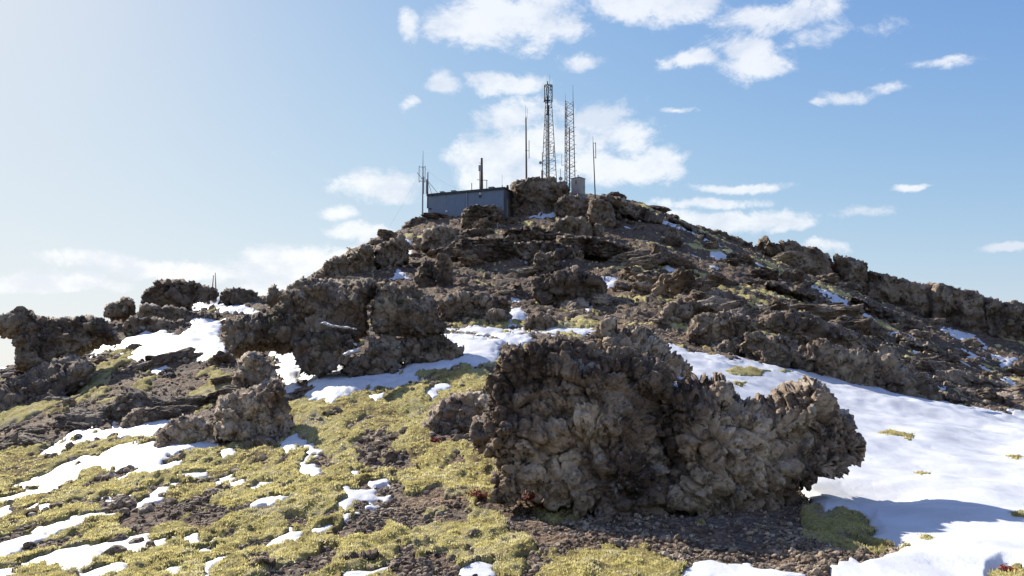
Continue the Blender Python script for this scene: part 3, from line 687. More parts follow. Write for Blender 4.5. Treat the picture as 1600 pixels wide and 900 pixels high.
rust = sstep(perlin(PG / 1.3, 66) + 0.4 * d1, 0.25, 0.6)

idx = np.arange(NA * NRr).reshape(NA, NRr)
QF = np.stack([idx[:-1, :-1], idx[1:, :-1], idx[1:, 1:], idx[:-1, 1:]], -1).reshape(-1, 4)
Vg = np.stack([GX, GY, GZ2], 1)
mesh_np('ground', Vg, QF, M_GROUND, True, attrs={'rust': rust})['kind'] = 'structure'


def layer(name, z, keep, mat, kind='stuff'):
    kf_ = keep[QF].any(1); fs = QF[kf_]; used = np.unique(fs); mp = np.full(len(GX), -1, np.int32); mp[used] = np.arange(len(used))
    V = np.stack([GX, GY, z], 1)[used]; o = mesh_np(name, V, mp[fs], mat, True); o['kind'] = kind; return o


layer('snow', snow_z, (snow_z > GZ2 - 0.004) & (snow_h > -0.06) & infr, M_SNOW)
layer('moss', moss_z, (mamt > -0.05) & (moss_z > GZ2 - 0.012) & (moss_z > snow_z - 0.02) & infr & (GR > 3), M_MOSS)
sea = MB(); sea.v = [(-40000, -40000, -118), (40000, -40000, -118), (40000, 40000, -118), (-40000, 40000, -118)]; sea.f = [[0, 1, 2, 3]]
sea.build('sea', M_SEA)['kind'] = 'structure'
#PART2
# ------------------------------------------------------------------ rock outcrops
def outcrop(name, label, polys, mat, d=None, base=None, thick=0.5, step=2.0, yaw=0.0, lean=0.25, ext=14, amp=1.0, strat=0.0, seed=0, cat='rock outcrop', group=None,
            lump=None, aniso=(1, 1, 1), jag=1.3, rnd_px=None, flat=False, root=None, back=0.8, edge_w=0.55):
    """a solid lump of rock from the outline its silhouette has; polys: one outline, or several masses (outline, metres nearer, thickness factor)"""
    if not isinstance(polys[0][0], (list, tuple)) : polys = [(polys, 0.0, 1.0)]
    elif len(polys[0]) != 3: polys = [(polys, 0.0, 1.0)]
    allp = np.array([q for P in polys for q in P[0]])
    x0, x1, y0, y1 = allp[:, 0].min(), allp[:, 0].max(), allp[:, 1].min(), allp[:, 1].max()
    bx, by = base if base else ((x0 + x1) / 2, y1 - 1)
    if d is None:
        d = hit(bx, by) or 60.0
    if d > 30: step *= 1.12
    VV, FF, WW, n0 = [], [], [], 0
    mpp = d / FPX
    for pi, (poly, near_, tf) in enumerate(polys):
        P = np.array(poly, float); dd = d - near_
        ax0, ax1, ay0, ay1 = P[:, 0].min() - 8, P[:, 0].max() + 8, P[:, 1].min() - 8, P[:, 1].max() + 8 + ext
        xs = np.arange(ax0, ax1, step); ys = np.arange(ay0, ay1, step)
        X, Y = np.meshgrid(xs, ys, indexing='ij'); x = X.ravel().astype(F32); y = Y.ravel().astype(F32)
        Q = np.roll(P, -1, 0); area = np.sum(P[:, 0] * Q[:, 1] - Q[:, 0] * P[:, 1]); sgn = 1 if area > 0 else -1
        e = Q - P; skip = [(ext > 0 and sgn * (e[k, 0]) < 0 and abs(e[k, 0]) > 0.35 * abs(e[k, 1]) and (P[k, 1] + Q[k, 1]) / 2 > ay0 + 8 + 0.5 * (ay1 - ext - 8 - ay0 - 8)) for k in range(len(P))]
        pn = np.stack([x, y, np.full_like(x, seed * 3.1 + pi)], 1)
        jx = jag * (perlin(pn / 9, 80) * 1.5 + perlin(pn / 4, 81)); jy = jag * (perlin(pn / 9, 82) * 1.5 + perlin(pn / 4, 83))
        dist_all, ins = poly_sd(x + jx, y + jy, P)
        dist, _ = poly_sd(x + jx, y + jy, P, skip) if any(skip) else (dist_all, None)
        ins = ins.reshape(X.shape).copy()
        if ext > 0:
            n = int(ext / step); src = ins.copy()
            for k in range(1, n + 1): ins[:, k:] |= src[:, :-k]
        dist = np.where(dist > 1e4, 30, dist).reshape(X.shape)
        hh = ay1 - ay0 - 16 - ext; ww = ax1 - ax0 - 16
        size = min(hh * 1.0, ww) ; T = thick * tf * size * mpp; R = (rnd_px * 0.7 if rnd_px else 0.30 * size)
        cell = ins[:-1, :-1] & ins[1:, :-1] & ins[1:, 1:] & ins[:-1, 1:]
        cnt = np.zeros(X.shape, int); cnt[:-1, :-1] += cell; cnt[1:, :-1] += cell; cnt[1:, 1:] += cell; cnt[:-1, 1:] += cell
        used = cnt > 0; border = used & (cnt < 4)
        q_ = np.clip(dist / R, 0, 1); prof = np.sqrt(1 - (1 - q_) ** 2)
        wx = (X - bx) * mpp; wz = (by - Y) * mpp
        pw = np.stack([wx.ravel(), wz.ravel(), np.full(X.size, seed * 1.7 + pi * 5)], 1).astype(F32)
        sz = size * mpp
        mod = 1 + 0.55 * (perlin(pw / (0.45 * sz), 84)).reshape(X.shape) + 0.3 * perlin(pw / (0.2 * sz), 85).reshape(X.shape)
        if strat:
            wob = wz + 0.15 * sz * perlin(pw / (0.5 * sz), 86).reshape(X.shape)
            ph_ = (wob / (0.16 * sz)) % 1.0; mod = mod + strat * (sstep(ph_, 0.0, 0.25) - sstep(ph_, 0.8, 1.0) - 0.5)
        prof = prof * np.clip(mod, 0.25, 2)
        dep = dd + yaw * (X - bx) * mpp + lean * wz
        v = [(X - W0 / 2) / FPX, (H0 / 2 - Y) / FPX]; cp, sp = math.cos(PITCH), math.sin(PITCH)
        vy = cp - v[1] * sp; vz = sp + v[1] * cp; k = dep / vy
        BX, BY, BZ = v[0] * k, dep, vz * k
        hd = math.atan2((bx - 800) / FPX, 1.0); tx, ty = -math.sin(hd), -math.cos(hd)
        idf = np.full(X.shape, -1); idf[used] = np.arange(used.sum()); nf = int(used.sum())
        inner = used & ~border; idb = idf.copy(); idb[inner] = nf + np.arange(inner.sum())
        fr_ = np.stack([BX + tx * T * prof, BY + ty * T * prof, BZ], -1)[used]
        bk = np.stack([BX - tx * T * prof * back, BY - ty * T * prof * back, BZ], -1)[inner]
        bpt = np.stack([BX, BY, BZ], -1)
        sel = border[used]; fr_[sel] = bpt[used][sel]
        wq = edge_w + (1 - edge_w) * np.clip(dist / (7 * step), 0, 1); WW.append(np.concatenate([wq[used], wq[inner]]))
        i, j = np.nonzero(cell)
        f1 = np.stack([idf[i, j], idf[i, j + 1], idf[i + 1, j + 1], idf[i + 1, j]], 1)
        f2 = np.stack([idb[i, j], idb[i + 1, j], idb[i + 1, j + 1], idb[i, j + 1]], 1)
        VV.append(np.concatenate([fr_, bk])); FF.append(np.concatenate([f1, f2]) + n0); n0 += len(VV[-1])
    V = np.concatenate(VV).astype(F32); F = np.concatenate(FF)
    V = rock_disp(V, F, lump and lump * 0.72 or max(0.11 * (min(y1 - y0, (x1 - x0)) * mpp), step * mpp * 3.5), amp, seed, aniso, step * mpp, np.concatenate(WW))
    loc = (V[:, 0].mean(), V[:, 1].mean(), V[:, 2].min())
    o = mesh_np(name, V, F, mat, not flat, loc=loc)
    if root is None: tag(o, label, cat, group)
    else: o.parent = root; o.location = Vector(loc) - root.location
    return o


def vnormals(V, F):
    a = V[F[:, 2]] - V[F[:, 0]]; b = V[F[:, 3]] - V[F[:, 1]]; n = np.cross(a, b); N = np.zeros_like(V)
    for k in range(4): np.add.at(N, F[:, k], n)
    return N / (np.linalg.norm(N, axis=1, keepdims=True) + 1e-9)


def rock_disp(V, F, L, amp, seed, aniso, cell, wt=1.0):
    N = vnormals(V, F)
    for _ in range(2):   # a smoother field of directions
        fn = N[F].mean(1); M = np.zeros_like(N)
        for k in range(4): np.add.at(M, F[:, k], fn)
        N = M / (np.linalg.norm(M, axis=1, keepdims=True) + 1e-9)
    A = np.array(aniso, F32); P = V / A + seed * 13.7
    wp = np.stack([perlin(P / L, 90), perlin(P / L, 91), perlin(P / L, 92)], 1) * 0.35 * L
    dd = np.zeros(len(V), F32); l = L * 1.25; g = 1.12
    rough_m = 0.55 + 0.9 * sstep(perlin(P / (L * 3.0), 98), -0.35, 0.35)
    for k in range(6):
        if l < cell * 1.8: break
        f1, f2, c, ti = worley_facet((P + wp * (0.5 if k else 1)) / l, 93 + k)
        crease = sstep(f2 - f1, 0.0, 0.22)
        dd += g * l * (0.30 * ti + 0.28 * (c - 0.5) + 0.04 * (0.6 - f1) + 0.26 * (crease - 0.85)) * (1 if k < 2 else rough_m)
        l *= 0.52; g *= 1.02
    dd += 0.45 * L * perlin(P / (L * 2.6), 99) + 0.5 * L * perlin(P / (L * 5), 89)
    return V + N * (dd * amp * 0.74 * wt)[:, None]


def OZ(ox, oy, f, pts): return Z(ox, oy, f, pts)

HERO = [
 (OZ(640, 490, 2.2222, [(345, 610), (325, 560), (322, 480), (300, 440), (285, 380), (275, 320), (285, 260), (296, 210), (306, 165), (322, 128), (352, 122), (380, 104), (420, 120), (462, 100), (500, 112), (545, 92), (600, 112), (650, 104), (720, 118), (800, 128), (870, 160), (905, 200), (925, 260), (890, 330), (900, 420), (930, 520), (930, 600), (900, 660), (800, 655), (700, 650), (620, 640), (560, 625), (500, 585), (430, 570), (400, 610)]), 0.0, 1.0),
 (OZ(640, 490, 2.2222, [(640, 100), (648, 50), (685, 28), (735, 34), (770, 48), (800, 50), (870, 82), (905, 132), (960, 165), (988, 185), (985, 225), (940, 240), (880, 225), (830, 260), (760, 240), (700, 200)]), -1.0, 1.1),
 (OZ(640, 490, 2.2222, [(870, 300), (880, 262), (930, 262), (960, 240), (1000, 218), (1035, 222), (1085, 213), (1120, 235), (1132, 275), (1170, 288), (1240, 298), (1270, 280), (1300, 250), (1350, 232), (1400, 227), (1430, 245), (1450, 285), (1490, 325), (1530, 370), (1540, 410), (1558, 450), (1548, 485), (1490, 502), (1430, 535), (1370, 570), (1330, 590), (1350, 640), (1310, 690), (1240, 700), (1150, 695), (1060, 680), (1000, 668), (930, 640), (890, 560), (860, 440)]), 0.15, 1.0),
 (OZ(640, 490, 2.2222, [(215, 400), (240, 365), (300, 335), (370, 340), (420, 400), (430, 480), (400, 560), (360, 590), (330, 540), (320, 490), (260, 470), (225, 440)]), -0.35, 0.9),
]
t_hero = thing('lava_outcrop', 'huge craggy lava block with overhanging right end beside the wide snowfield', 'lava rock', (0, 0, 0))
hx, hy, hz = pz(1030, 790, 9.35); t_hero.location = (hx, hy, hz)
HL = [None, 'knobbly higher rear crag', 'jutting nose with white lichen', 'low dark left flank']
for k, (poly, nr, tf) in enumerate(HERO):
    o = outcrop('rock_mass', '', [(poly, 0, 1.0)], M_ROCK, d=9.45 - nr, base=(1030, 790), thick=[0.34, 0.55, 0.36, 0.5][k], step=[1.5, 1.8, 1.5, 1.8][k], ext=[10, 0, 8, 8][k], lean=0.18, amp=1.15, seed=3 + k, jag=3.2, edge_w=0.7, root=t_hero,
                lump=0.36, rnd_px=[75, 45, 70, 45][k], yaw=0.12)
    if HL[k]: o['label'] = HL[k]

def simple(name, label, pts, mat, **k): return outcrop(name, label, pts, mat, **k)

R3 = lambda pts: OZ(320, 400, 3.2, pts)
t_mid = thing('lava_outcrop', 'broad pale-fronted lava outcrop split by a dark cleft, snow at its foot', 'lava rock', pz(540, 588, 20.3))
for k, (poly, nr, th, lab) in enumerate([
 (R3([(70, 370), (85, 330), (140, 300), (230, 285), (330, 275), (370, 240), (400, 185), (460, 125), (520, 110), (620, 108), (720, 115), (840, 110), (870, 140), (850, 200), (815, 260), (820, 380), (760, 440), (720, 500), (640, 520), (560, 520), (470, 490), (380, 480), (300, 470), (230, 490), (160, 530), (110, 480), (85, 420)]), -0.5, 0.5, None),
 (R3([(835, 250), (860, 170), (880, 135), (920, 130), (970, 150), (1050, 150), (1120, 185), (1165, 240), (1165, 310), (1210, 360), (1200, 400), (1100, 420), (1000, 420), (900, 410), (850, 400), (825, 330)]), 0.0, 0.55, None),
 (R3([(440, 420), (520, 380), (640, 365), (730, 390), (745, 440), (700, 510), (620, 560), (540, 575), (480, 540), (440, 490)]), 0.5, 0.45, None),
 (R3([(790, 500), (820, 430), (880, 385), (960, 400), (1000, 460), (980, 540), (950, 590), (800, 590), (700, 545), (690, 510)]), 0.45, 0.5, None),
 (R3([(960, 430), (1020, 400), (1120, 390), (1210, 395), (1260, 430), (1295, 462), (1250, 490), (1230, 515), (1120, 510), (1000, 505), (960, 480)]), 0.4, 0.5, None)]):
    outcrop('rock_mass', '', [(poly, 0, 1.0)], M_ROCKM, d=20.6 - nr, base=(540, 585), thick=th, step=1.8, ext=14 if k > 1 else 0, lean=0.5, amp=1.0, seed=20 + k, jag=2.4, root=t_mid, lump=0.42, rnd_px=[45, 38, 28, 28, 26][k])

t_st = thing('lava_outcrop', 'stacked pair of cracked lava boulders left of the snow-footed outcrop', 'lava rock', pz(398, 675, 15.6))
outcrop('boulder', '', [(R3([(55, 740), (80, 700), (160, 665), (260, 630), (340, 600), (385, 610), (400, 680), (430, 760), (445, 850), (420, 890), (250, 895), (60, 885), (50, 810)]), 0, 1)], M_ROCK, d=15.7, base=(398, 675), thick=0.5, step=1.7, ext=8, seed=31, lump=0.32, root=t_st, rnd_px=32)
outcrop('boulder', '', [(R3([(130, 590), (150, 540), (180, 505), (220, 470), (290, 480), (320, 525), (355, 550), (370, 600), (300, 625), (220, 650), (160, 650), (130, 630)]), 0, 1)], M_ROCK, d=16.3, base=(398, 675), thick=0.5, step=1.7, ext=8, seed=32, lump=0.3, root=t_st, rnd_px=28)

ONE = [
 # (name, label, outline, depth, thickness, options)
 ('lava_boulder', 'low brown boulder butting against the left flank of the huge craggy block', OZ(640, 490, 2.2222, [(50, 370), (70, 320), (110, 290), (180, 270), (250, 262), (300, 290), (290, 350), (230, 390), (180, 405), (110, 415), (60, 400)]), None, 0.5, dict(lump=0.28, step=1.7, mat=M_ROCK)),
 ('lava_boulder', 'rounded reddish boulder standing in thin snow below the stacked boulders', OZ(0, 620, 2.5, [(600, 175), (620, 125), (660, 90), (700, 70), (750, 62), (800, 80), (838, 115), (842, 150), (800, 175), (700, 190), (640, 188)]), None, 0.5, dict(lump=0.25, step=1.7, mat=M_ROCK)),
 ('lava_boulder', 'flat dark rock just above the thin snow tongue, left of the reddish boulder', OZ(0, 620, 2.5, [(470, 100), (490, 60), (540, 40), (600, 35), (655, 50), (670, 80), (620, 100), (560, 115), (500, 115)]), None, 0.5, dict(lump=0.22, step=1.8, mat=M_ROCK)),
 ('lava_boulder', 'small dark rock on moss directly under the stacked boulders', OZ(320, 640, FA, [(200, 210), (215, 165), (260, 140), (330, 138), (390, 165), (410, 205), (340, 215), (270, 205)]), None, 0.6, dict(lump=0.16, step=1.6, mat=M_ROCK)),
 ('lava_boulder', 'half-buried dark rock among moss near the bottom, left of centre', OZ(320, 640, FA, [(195, 860), (215, 810), (270, 785), (330, 790), (385, 800), (370, 860), (290, 895), (220, 890)]), None, 0.5, dict(lump=0.12, step=1.6, mat=M_ROCK)),
 ('lava_boulder', 'dark knobbly rock in the black gravel patch above the mossy slope', OZ(320, 640, FA, [(960, 265), (975, 230), (1010, 208), (1050, 225), (1065, 265), (1020, 280)]), None, 0.6, dict(lump=0.12, step=1.6, mat=M_ROCK)),
 ('lava_boulder', 'grey pointed stone with a white face in moss near the bottom', OZ(320, 640, FA, [(700, 830), (740, 780), (800, 760), (870, 770), (930, 750), (990, 790), (960, 830), (860, 850), (760, 850)]), None, 0.4, dict(lump=0.12, step=1.6, mat=M_ROCK)),
 ('lava_outcrop', 'mushroom-shaped lava head overhanging at the far left edge of the slope', OZ(0, 400, 3.2, [(-120, 330), (0, 300), (60, 275), (100, 262), (135, 262), (180, 280), (205, 305), (260, 305), (340, 288), (450, 288), (530, 310), (570, 350), (598, 390), (598, 440), (520, 460), (440, 500), (300, 560), (180, 600), (70, 560), (85, 470), (65, 412), (0, 395), (-120, 400)]), 27, 0.45, dict(lump=0.7, step=1.8, ext=0, rnd_px=36, mat=M_ROCKM, base=(90, 590))),
 ('lava_outcrop', 'dark low lava mass under the mushroom-shaped head at the far left', OZ(0, 400, 3.2, [(-120, 650), (0, 620), (80, 600), (200, 540), (300, 505), (380, 500), (450, 515), (470, 560), (420, 620), (330, 670), (200, 710), (60, 750), (-120, 790)]), 24.5, 0.4, dict(lump=0.6, step=1.9, mat=M_ROCKM, base=(60, 630), amp=0.9, lean=1.3)),
 ('lava_outcrop', 'domed dark outcrop on the left skyline with red poles behind it', OZ(200, 420, 9, [(150, 450), (165, 390), (200, 310), (230, 255), (270, 220), (320, 205), (330, 160), (380, 148), (450, 150), (480, 130), (560, 130), (680, 120), (760, 142), (850, 108), (930, 130), (990, 145), (1030, 190), (1110, 215), (1200, 240), (1280, 280), (1300, 340), (1250, 380), (1000, 380), (900, 460), (780, 480), (500, 490), (250, 490)]), 44, 0.45, dict(lump=0.9, step=1.6, mat=M_ROCKF, base=(270, 475))),
 ('lava_outcrop', 'low skyline hump right of the red poles above the upper snow', OZ(0, 400, 3.2, [(1090, 180), (1120, 155), (1190, 142), (1220, 155), (1260, 155), (1290, 175), (1300, 200), (1340, 215), (1360, 245), (1280, 230), (1180, 215), (1100, 200)]), 46, 0.5, dict(lump=0.8, step=1.8, mat=M_ROCKF)),
 ('lava_boulder', 'pointed rock on the skyline between the low hump and the broad outcrop', OZ(0, 400, 3.2, [(1325, 200), (1335, 170), (1355, 145), (1375, 140), (1390, 165), (1420, 175), (1440, 200), (1420, 250), (1350, 250)]), 30, 0.6, dict(lump=0.4, step=1.8, mat=M_ROCKM)),
 ('lava_boulder', 'small twin-humped rock on the skyline left of the domed outcrop', OZ(0, 400, 3.2, [(520, 270), (535, 240), (570, 228), (600, 230), (600, 208), (635, 200), (670, 222), (680, 250), (650, 270), (560, 280)]), 40, 0.6, dict(lump=0.5, step=1.6, mat=M_ROCKM)),
 ('lava_outcrop', 'rubbly rock shelf dividing the two snow patches on the left slope', OZ(0, 400, 3.2, [(600, 330), (640, 290), (760, 300), (860, 320), (960, 335), (980, 355), (940, 385), (860, 385), (780, 370), (700, 372), (640, 380)]), 36, 0.4, dict(lump=0.5, step=1.8, mat=M_ROCKM, amp=1.2)),
 ('lava_outcrop', 'rubble ledge with moss below the domed skyline outcrop', OZ(0, 400, 3.2, [(700, 250), (760, 235), (860, 250), (950, 275), (1050, 290), (1150, 300), (1130, 320), (1020, 325), (940, 325), (820, 310), (700, 290)]), 40, 0.4, dict(lump=0.6, step=1.8, mat=M_ROCKM, amp=1.2)),
 ('lava_boulder', 'dark slab surrounded by snow beside the mushroom-shaped head', OZ(0, 400, 3.2, [(620, 460), (650, 435), (700, 430), (760, 450), (740, 470), (670, 475)]), None, 0.5, dict(lump=0.25, step=1.5, mat=M_ROCKM)),
 # hill, left flank
 ('lava_outcrop', 'jagged dark crag stepping down the left skyline of the hill', OZ(470, 320, 4, [(40, 460), (60, 440), (100, 410), (135, 385), (150, 348), (195, 322), (230, 325), (250, 305), (290, 300), (283, 262), (310, 258), (330, 268), (350, 245), (400, 240), (440, 262), (475, 300), (495, 380), (500, 430), (430, 455), (300, 470), (120, 470)]), 68, 0.5, dict(lump=1.5, step=1.6, mat=M_ROCKF)),
 ('lava_outcrop', 'rounded crag beside the narrow snow strip on the left flank of the hill', OZ(470, 320, 4, [(465, 330), (475, 260), (520, 230), (570, 205), (610, 190), (650, 200), (670, 240), (680, 300), (650, 340), (590, 370), (540, 400), (490, 400)]), 72, 0.5, dict(lump=1.4, step=1.6, mat=M_ROCKF)),
 ('lava_boulder', 'tilted slabby rock at the foot of the tall bracketed mast', OZ(640, 230, 7.5, [(-60, 880), (0, 850), (60, 820), (120, 810), (200, 808), (215, 850), (200, 900), (60, 930), (-80, 930)]), 92, 0.6, dict(lump=0.8, step=1.4, mat=M_ROCKF)),
 ('lava_outcrop', 'flat-capped rock standing in front of the blue-grey building', OZ(640, 230, 7.5, [(600, 800), (620, 740), (640, 712), (720, 690), (780, 676), (860, 680), (900, 668), (980, 675), (1060, 682), (1085, 740), (1110, 790), (1180, 840), (1200, 890), (1100, 920), (800, 930), (620, 920), (590, 860)]), 89, 0.5, dict(lump=1.0, step=1.4, mat=M_ROCKF, strat=0.4)),
 ('lava_outcrop', 'lumpy brown rock on the slope below the left end of the building', OZ(640, 250, 3.914, [(90, 430), (150, 400), (230, 400), (290, 440), (300, 500), (250, 530), (190, 560), (130, 540), (85, 490)]), 82, 0.5, dict(lump=1.1, step=1.5, mat=M_ROCKF)),
 ('lava_outcrop', 'low grassy rock hump below the middle of the building', OZ(640, 250, 3.914, [(300, 440), (360, 420), (430, 410), (520, 420), (540, 450), (480, 470), (380, 475), (310, 470)]), 84, 0.5, dict(lump=0.9, step=1.5, mat=M_ROCKF)),
 ('lava_outcrop', 'thick overhanging slab forming the upper left ledge of the hill', OZ(640, 250, 3.914, [(270, 520), (300, 495), (380, 480), (470, 465), (560, 470), (640, 490), (680, 530), (685, 575), (640, 600), (560, 590), (470, 570), (380, 570), (300, 560)]), 77, 0.6, dict(lump=1.0, step=1.5, mat=M_ROCKF, strat=0.5, aniso=(1.8, 1.8, 0.6))),
 ('lava_outcrop', 'long layered slab ledge in the middle of the hill face', OZ(640, 250, 3.914, [(560, 450), (620, 420), (720, 410), (800, 420), (860, 440), (960, 450), (1050, 480), (1075, 520), (1020, 530), (930, 510), (820, 500), (700, 490), (600, 475)]), 80, 0.8, dict(lump=0.9, step=1.5, mat=M_ROCKF, strat=0.5, aniso=(1.8, 1.8, 0.6))),
 ('lava_outcrop', 'dark recessed wall under the long layered slab ledge', OZ(640, 250, 3.914, [(640, 500), (760, 495), (900, 510), (1040, 520), (1060, 580), (980, 620), (860, 600), (760, 590), (690, 570)]), 80.5, 0.35, dict(lump=1.0, step=1.6, mat=M_ROCKF)),
 ('lava_outcrop', 'sharp brown block left of the tall narrow pillar in the lower cliff', OZ(640, 250, 3.914, [(20, 700), (50, 640), (90, 595), (130, 610), (160, 670), (165, 740), (140, 770), (80, 765), (35, 740)]), 66, 0.6, dict(lump=1.0, step=1.5, mat=M_ROCKF)),
 ('lava_outcrop', 'tall narrow rock pillar in the lower cliff of the hill', OZ(640, 250, 3.914, [(145, 600), (180, 565), (230, 560), (265, 600), (268, 700), (250, 770), (200, 785), (160, 760), (150, 680)]), 66, 0.6, dict(lump=1.1, step=1.5, mat=M_ROCKF)),
 ('lava_outcrop', 'broad brown cliff right of the narrow pillar, in the hill foot', OZ(640, 250, 3.914, [(262, 700), (275, 610), (330, 580), (400, 565), (470, 580), (510, 600), (520, 680), (510, 760), (470, 800), (360, 795), (270, 780)]), 67, 0.5, dict(lump=1.4, step=1.5, mat=M_ROCKF)),
 ('lava_outcrop', 'rough cliff face between the broad brown cliff and the snow spot', OZ(640, 250, 3.914, [(505, 620), (560, 590), (640, 585), (700, 610), (740, 640), (745, 720), (700, 760), (620, 790), (520, 800), (500, 720)]), 68, 0.5, dict(lump=1.4, step=1.5, mat=M_ROCKF)),
 ('lava_outcrop', 'big rounded crag at the hill foot beside the little snow steps', OZ(640, 250, 3.914, [(725, 790), (740, 720), (790, 700), (860, 680), (960, 690), (1060, 690), (1140, 710), (1190, 740), (1220, 800), (1190, 870), (1060, 885), (900, 880), (780, 850)]), 57, 0.5, dict(lump=1.3, step=1.5, mat=M_ROCKF)),
 ('lava_outcrop', 'lumpy rock right of the snow spot, midway up the hill', OZ(640, 250, 3.914, [(750, 580), (790, 540), (840, 560), (900, 570), (920, 610), (900, 660), (820, 690), (750, 680), (735, 620)]), 70, 0.6, dict(lump=1.1, step=1.5, mat=M_ROCKF)),
 ('lava_boulder', 'lone dark boulder lying on the brown path at the hill foot', OZ(640, 250, 3.914, [(620, 800), (630, 765), (665, 758), (700, 780), (710, 815), (670, 828), (635, 820)]), 55, 0.7, dict(lump=0.6, step=1.2, mat=M_ROCKF)),
 # summit
 ('lava_outcrop', 'flat-topped summit crag carrying the lattice towers', OZ(640, 250, 3.914, [(615, 150), (650, 125), (700, 112), (800, 112), (900, 118), (905, 135), (960, 150), (985, 175), (980, 220), (920, 250), (880, 300), (880, 345), (700, 345), (640, 330), (628, 240)]), 101, 0.5, dict(lump=1.3, step=1.3, mat=M_ROCKF, back=1.6, aniso=(1.4, 1.4, .8))),
 ('lava_outcrop', 'rounded crag directly below the little pale shed', OZ(640, 250, 3.914, [(880, 310), (890, 270), (930, 230), (990, 212), (1050, 215), (1095, 240), (1100, 330), (1040, 345), (960, 335)]), 96, 0.6, dict(lump=1.1, step=1.4, mat=M_ROCKF)),
 ('lava_outcrop', 'steep dark shoulder of rock right of the shed crag', OZ(640, 250, 3.914, [(1085, 330), (1095, 230), (1150, 225), (1220, 255), (1260, 290), (1270, 360), (1240, 400), (1160, 380), (1100, 350)]), 95, 0.6, dict(lump=1.2, step=1.4, mat=M_ROCKF)),
 ('lava_outcrop', 'dark broken crag under the brown shelf below the shed', OZ(640, 250, 3.914, [(850, 400), (900, 365), (980, 350), (1060, 345), (1110, 380), (1125, 440), (1120, 480), (1040, 470), (960, 440), (880, 430)]), 87, 0.6, dict(lump=1.1, step=1.5, mat=M_ROCKF)),
 ('lava_boulder', 'small square crag with snow on its left, high on the hill', OZ(640, 250, 3.914, [(1120, 400), (1150, 375), (1190, 385), (1200, 430), (1190, 480), (1130, 480)]), 86, 0.7, dict(lump=0.8, step=1.4, mat=M_ROCKF)),
 ('lava_outcrop', 'brown crag in the upper right of the hill face below a snow slash', OZ(800, 280, 4, [(500, 380), (560, 370), (650, 380), (740, 400), (785, 450), (760, 480), (680, 480), (620, 470), (560, 440)]), 78, 0.5, dict(lump=1.1, step=1.5, mat=M_ROCKF)),
 ('lava_outcrop', 'leaning dark rock rib on the right flank of the hill', OZ(800, 280, 4, [(850, 450), (870, 400), (900, 388), (950, 410), (1000, 450), (1060, 490), (1085, 540), (1040, 560), (960, 530), (880, 500)]), 74, 0.5, dict(lump=1.0, step=1.5, mat=M_ROCKF)),
 ('lava_outcrop', 'layered overhanging slab above the star-shaped snow spot', OZ(800, 280, 4, [(680, 560), (740, 540), (820, 565), (920, 580), (1010, 600), (1025, 650), (960, 680), (860, 670), (760, 650), (700, 620)]), 66, 0.6, dict(lump=0.9, step=1.5, mat=M_ROCKF, strat=0.5, aniso=(1.6, 1.6, .6))),
 ('lava_outcrop', 'cleft pair of brown crags below the layered overhanging slab', [(OZ(800, 280, 4, [(660, 740), (700, 690), (790, 665), (850, 660), (870, 720), (865, 820), (780, 800), (700, 780)]), 0, 1.0), (OZ(800, 280, 4, [(870, 690), (930, 675), (1000, 700), (1060, 740), (1040, 780), (960, 800), (900, 840), (870, 830)]), 0, 1.0)], 57, 0.6, dict(lump=1.0, step=1.5, mat=M_ROCKF)),
 ('lava_outcrop', 'wide humped crag behind the top edge of the snowfield', OZ(800, 280, 4, [(920, 830), (960, 780), (1040, 765), (1140, 775), (1180, 780), (1220, 810), (1240, 860), (1180, 890), (1040, 900), (930, 880)]), 47, 0.5, dict(lump=0.9, step=1.5, mat=M_ROCKM)),
 ('lava_outcrop', 'dark ridge-crest ledge running down right of the thin pole', OZ(800, 280, 4, [(540, 130), (560, 95), (610, 98), (680, 120), (760, 150), (830, 180), (910, 215), (950, 250), (940, 270), (860, 250), (760, 220), (660, 190), (580, 170)]), 97, 0.8, dict(lump=0.9, step=1.4, mat=M_ROCKF)),
 ('lava_outcrop', 'lower crest ledge stepping towards the far cliffs', OZ(800, 280, 4, [(950, 245), (1000, 243), (1060, 265), (1130, 300), (1210, 340), (1300, 380), (1380, 430), (1340, 430), (1230, 385), (1120, 340), (1010, 290)]), 98, 0.9, dict(lump=0.8, step=1.4, mat=M_ROCKF)),
 ('lava_boulder', 'mossy knob between the crest snow streak and the brown slope', OZ(800, 280, 4, [(940, 340), (970, 300), (1010, 290), (1050, 320), (1060, 360), (1010, 375), (960, 370)]), 88, 0.7, dict(lump=0.8, step=1.4, mat=M_ROCKF)),
 # behind the middle outcrop
 ('lava_outcrop', 'long rubbly outcrop behind the broad outcrop, over a moss strip', OZ(470, 320, 4, [(840, 600), (900, 560), (960, 545), (1060, 530), (1130, 545), (1220, 570), (1290, 590), (1320, 630), (1290, 680), (1180, 720), (1050, 730), (900, 730), (860, 690)]), 33, 0.5, dict(lump=0.6, step=1.5, mat=M_ROCKM)),
 ('lava_boulder', 'pyramid-shaped boulder beside the small snow patch at the moss strip', OZ(470, 320, 4, [(1130, 730), (1170, 660), (1210, 632), (1260, 655), (1300, 710), (1300, 745), (1220, 755), (1150, 750)]), 30, 0.6, dict(lump=0.4, step=1.4, mat=M_ROCKM)),
 ('lava_boulder', 'low rough rock right of the small snow patch behind the huge block', OZ(800, 280, 4, [(70, 900), (110, 850), (170, 830), (240, 850), (290, 890), (280, 940), (200, 950), (90, 945)]), 29, 0.5, dict(lump=0.4, step=1.4, mat=M_ROCKM)),
 # right: band of rock above the snowfield
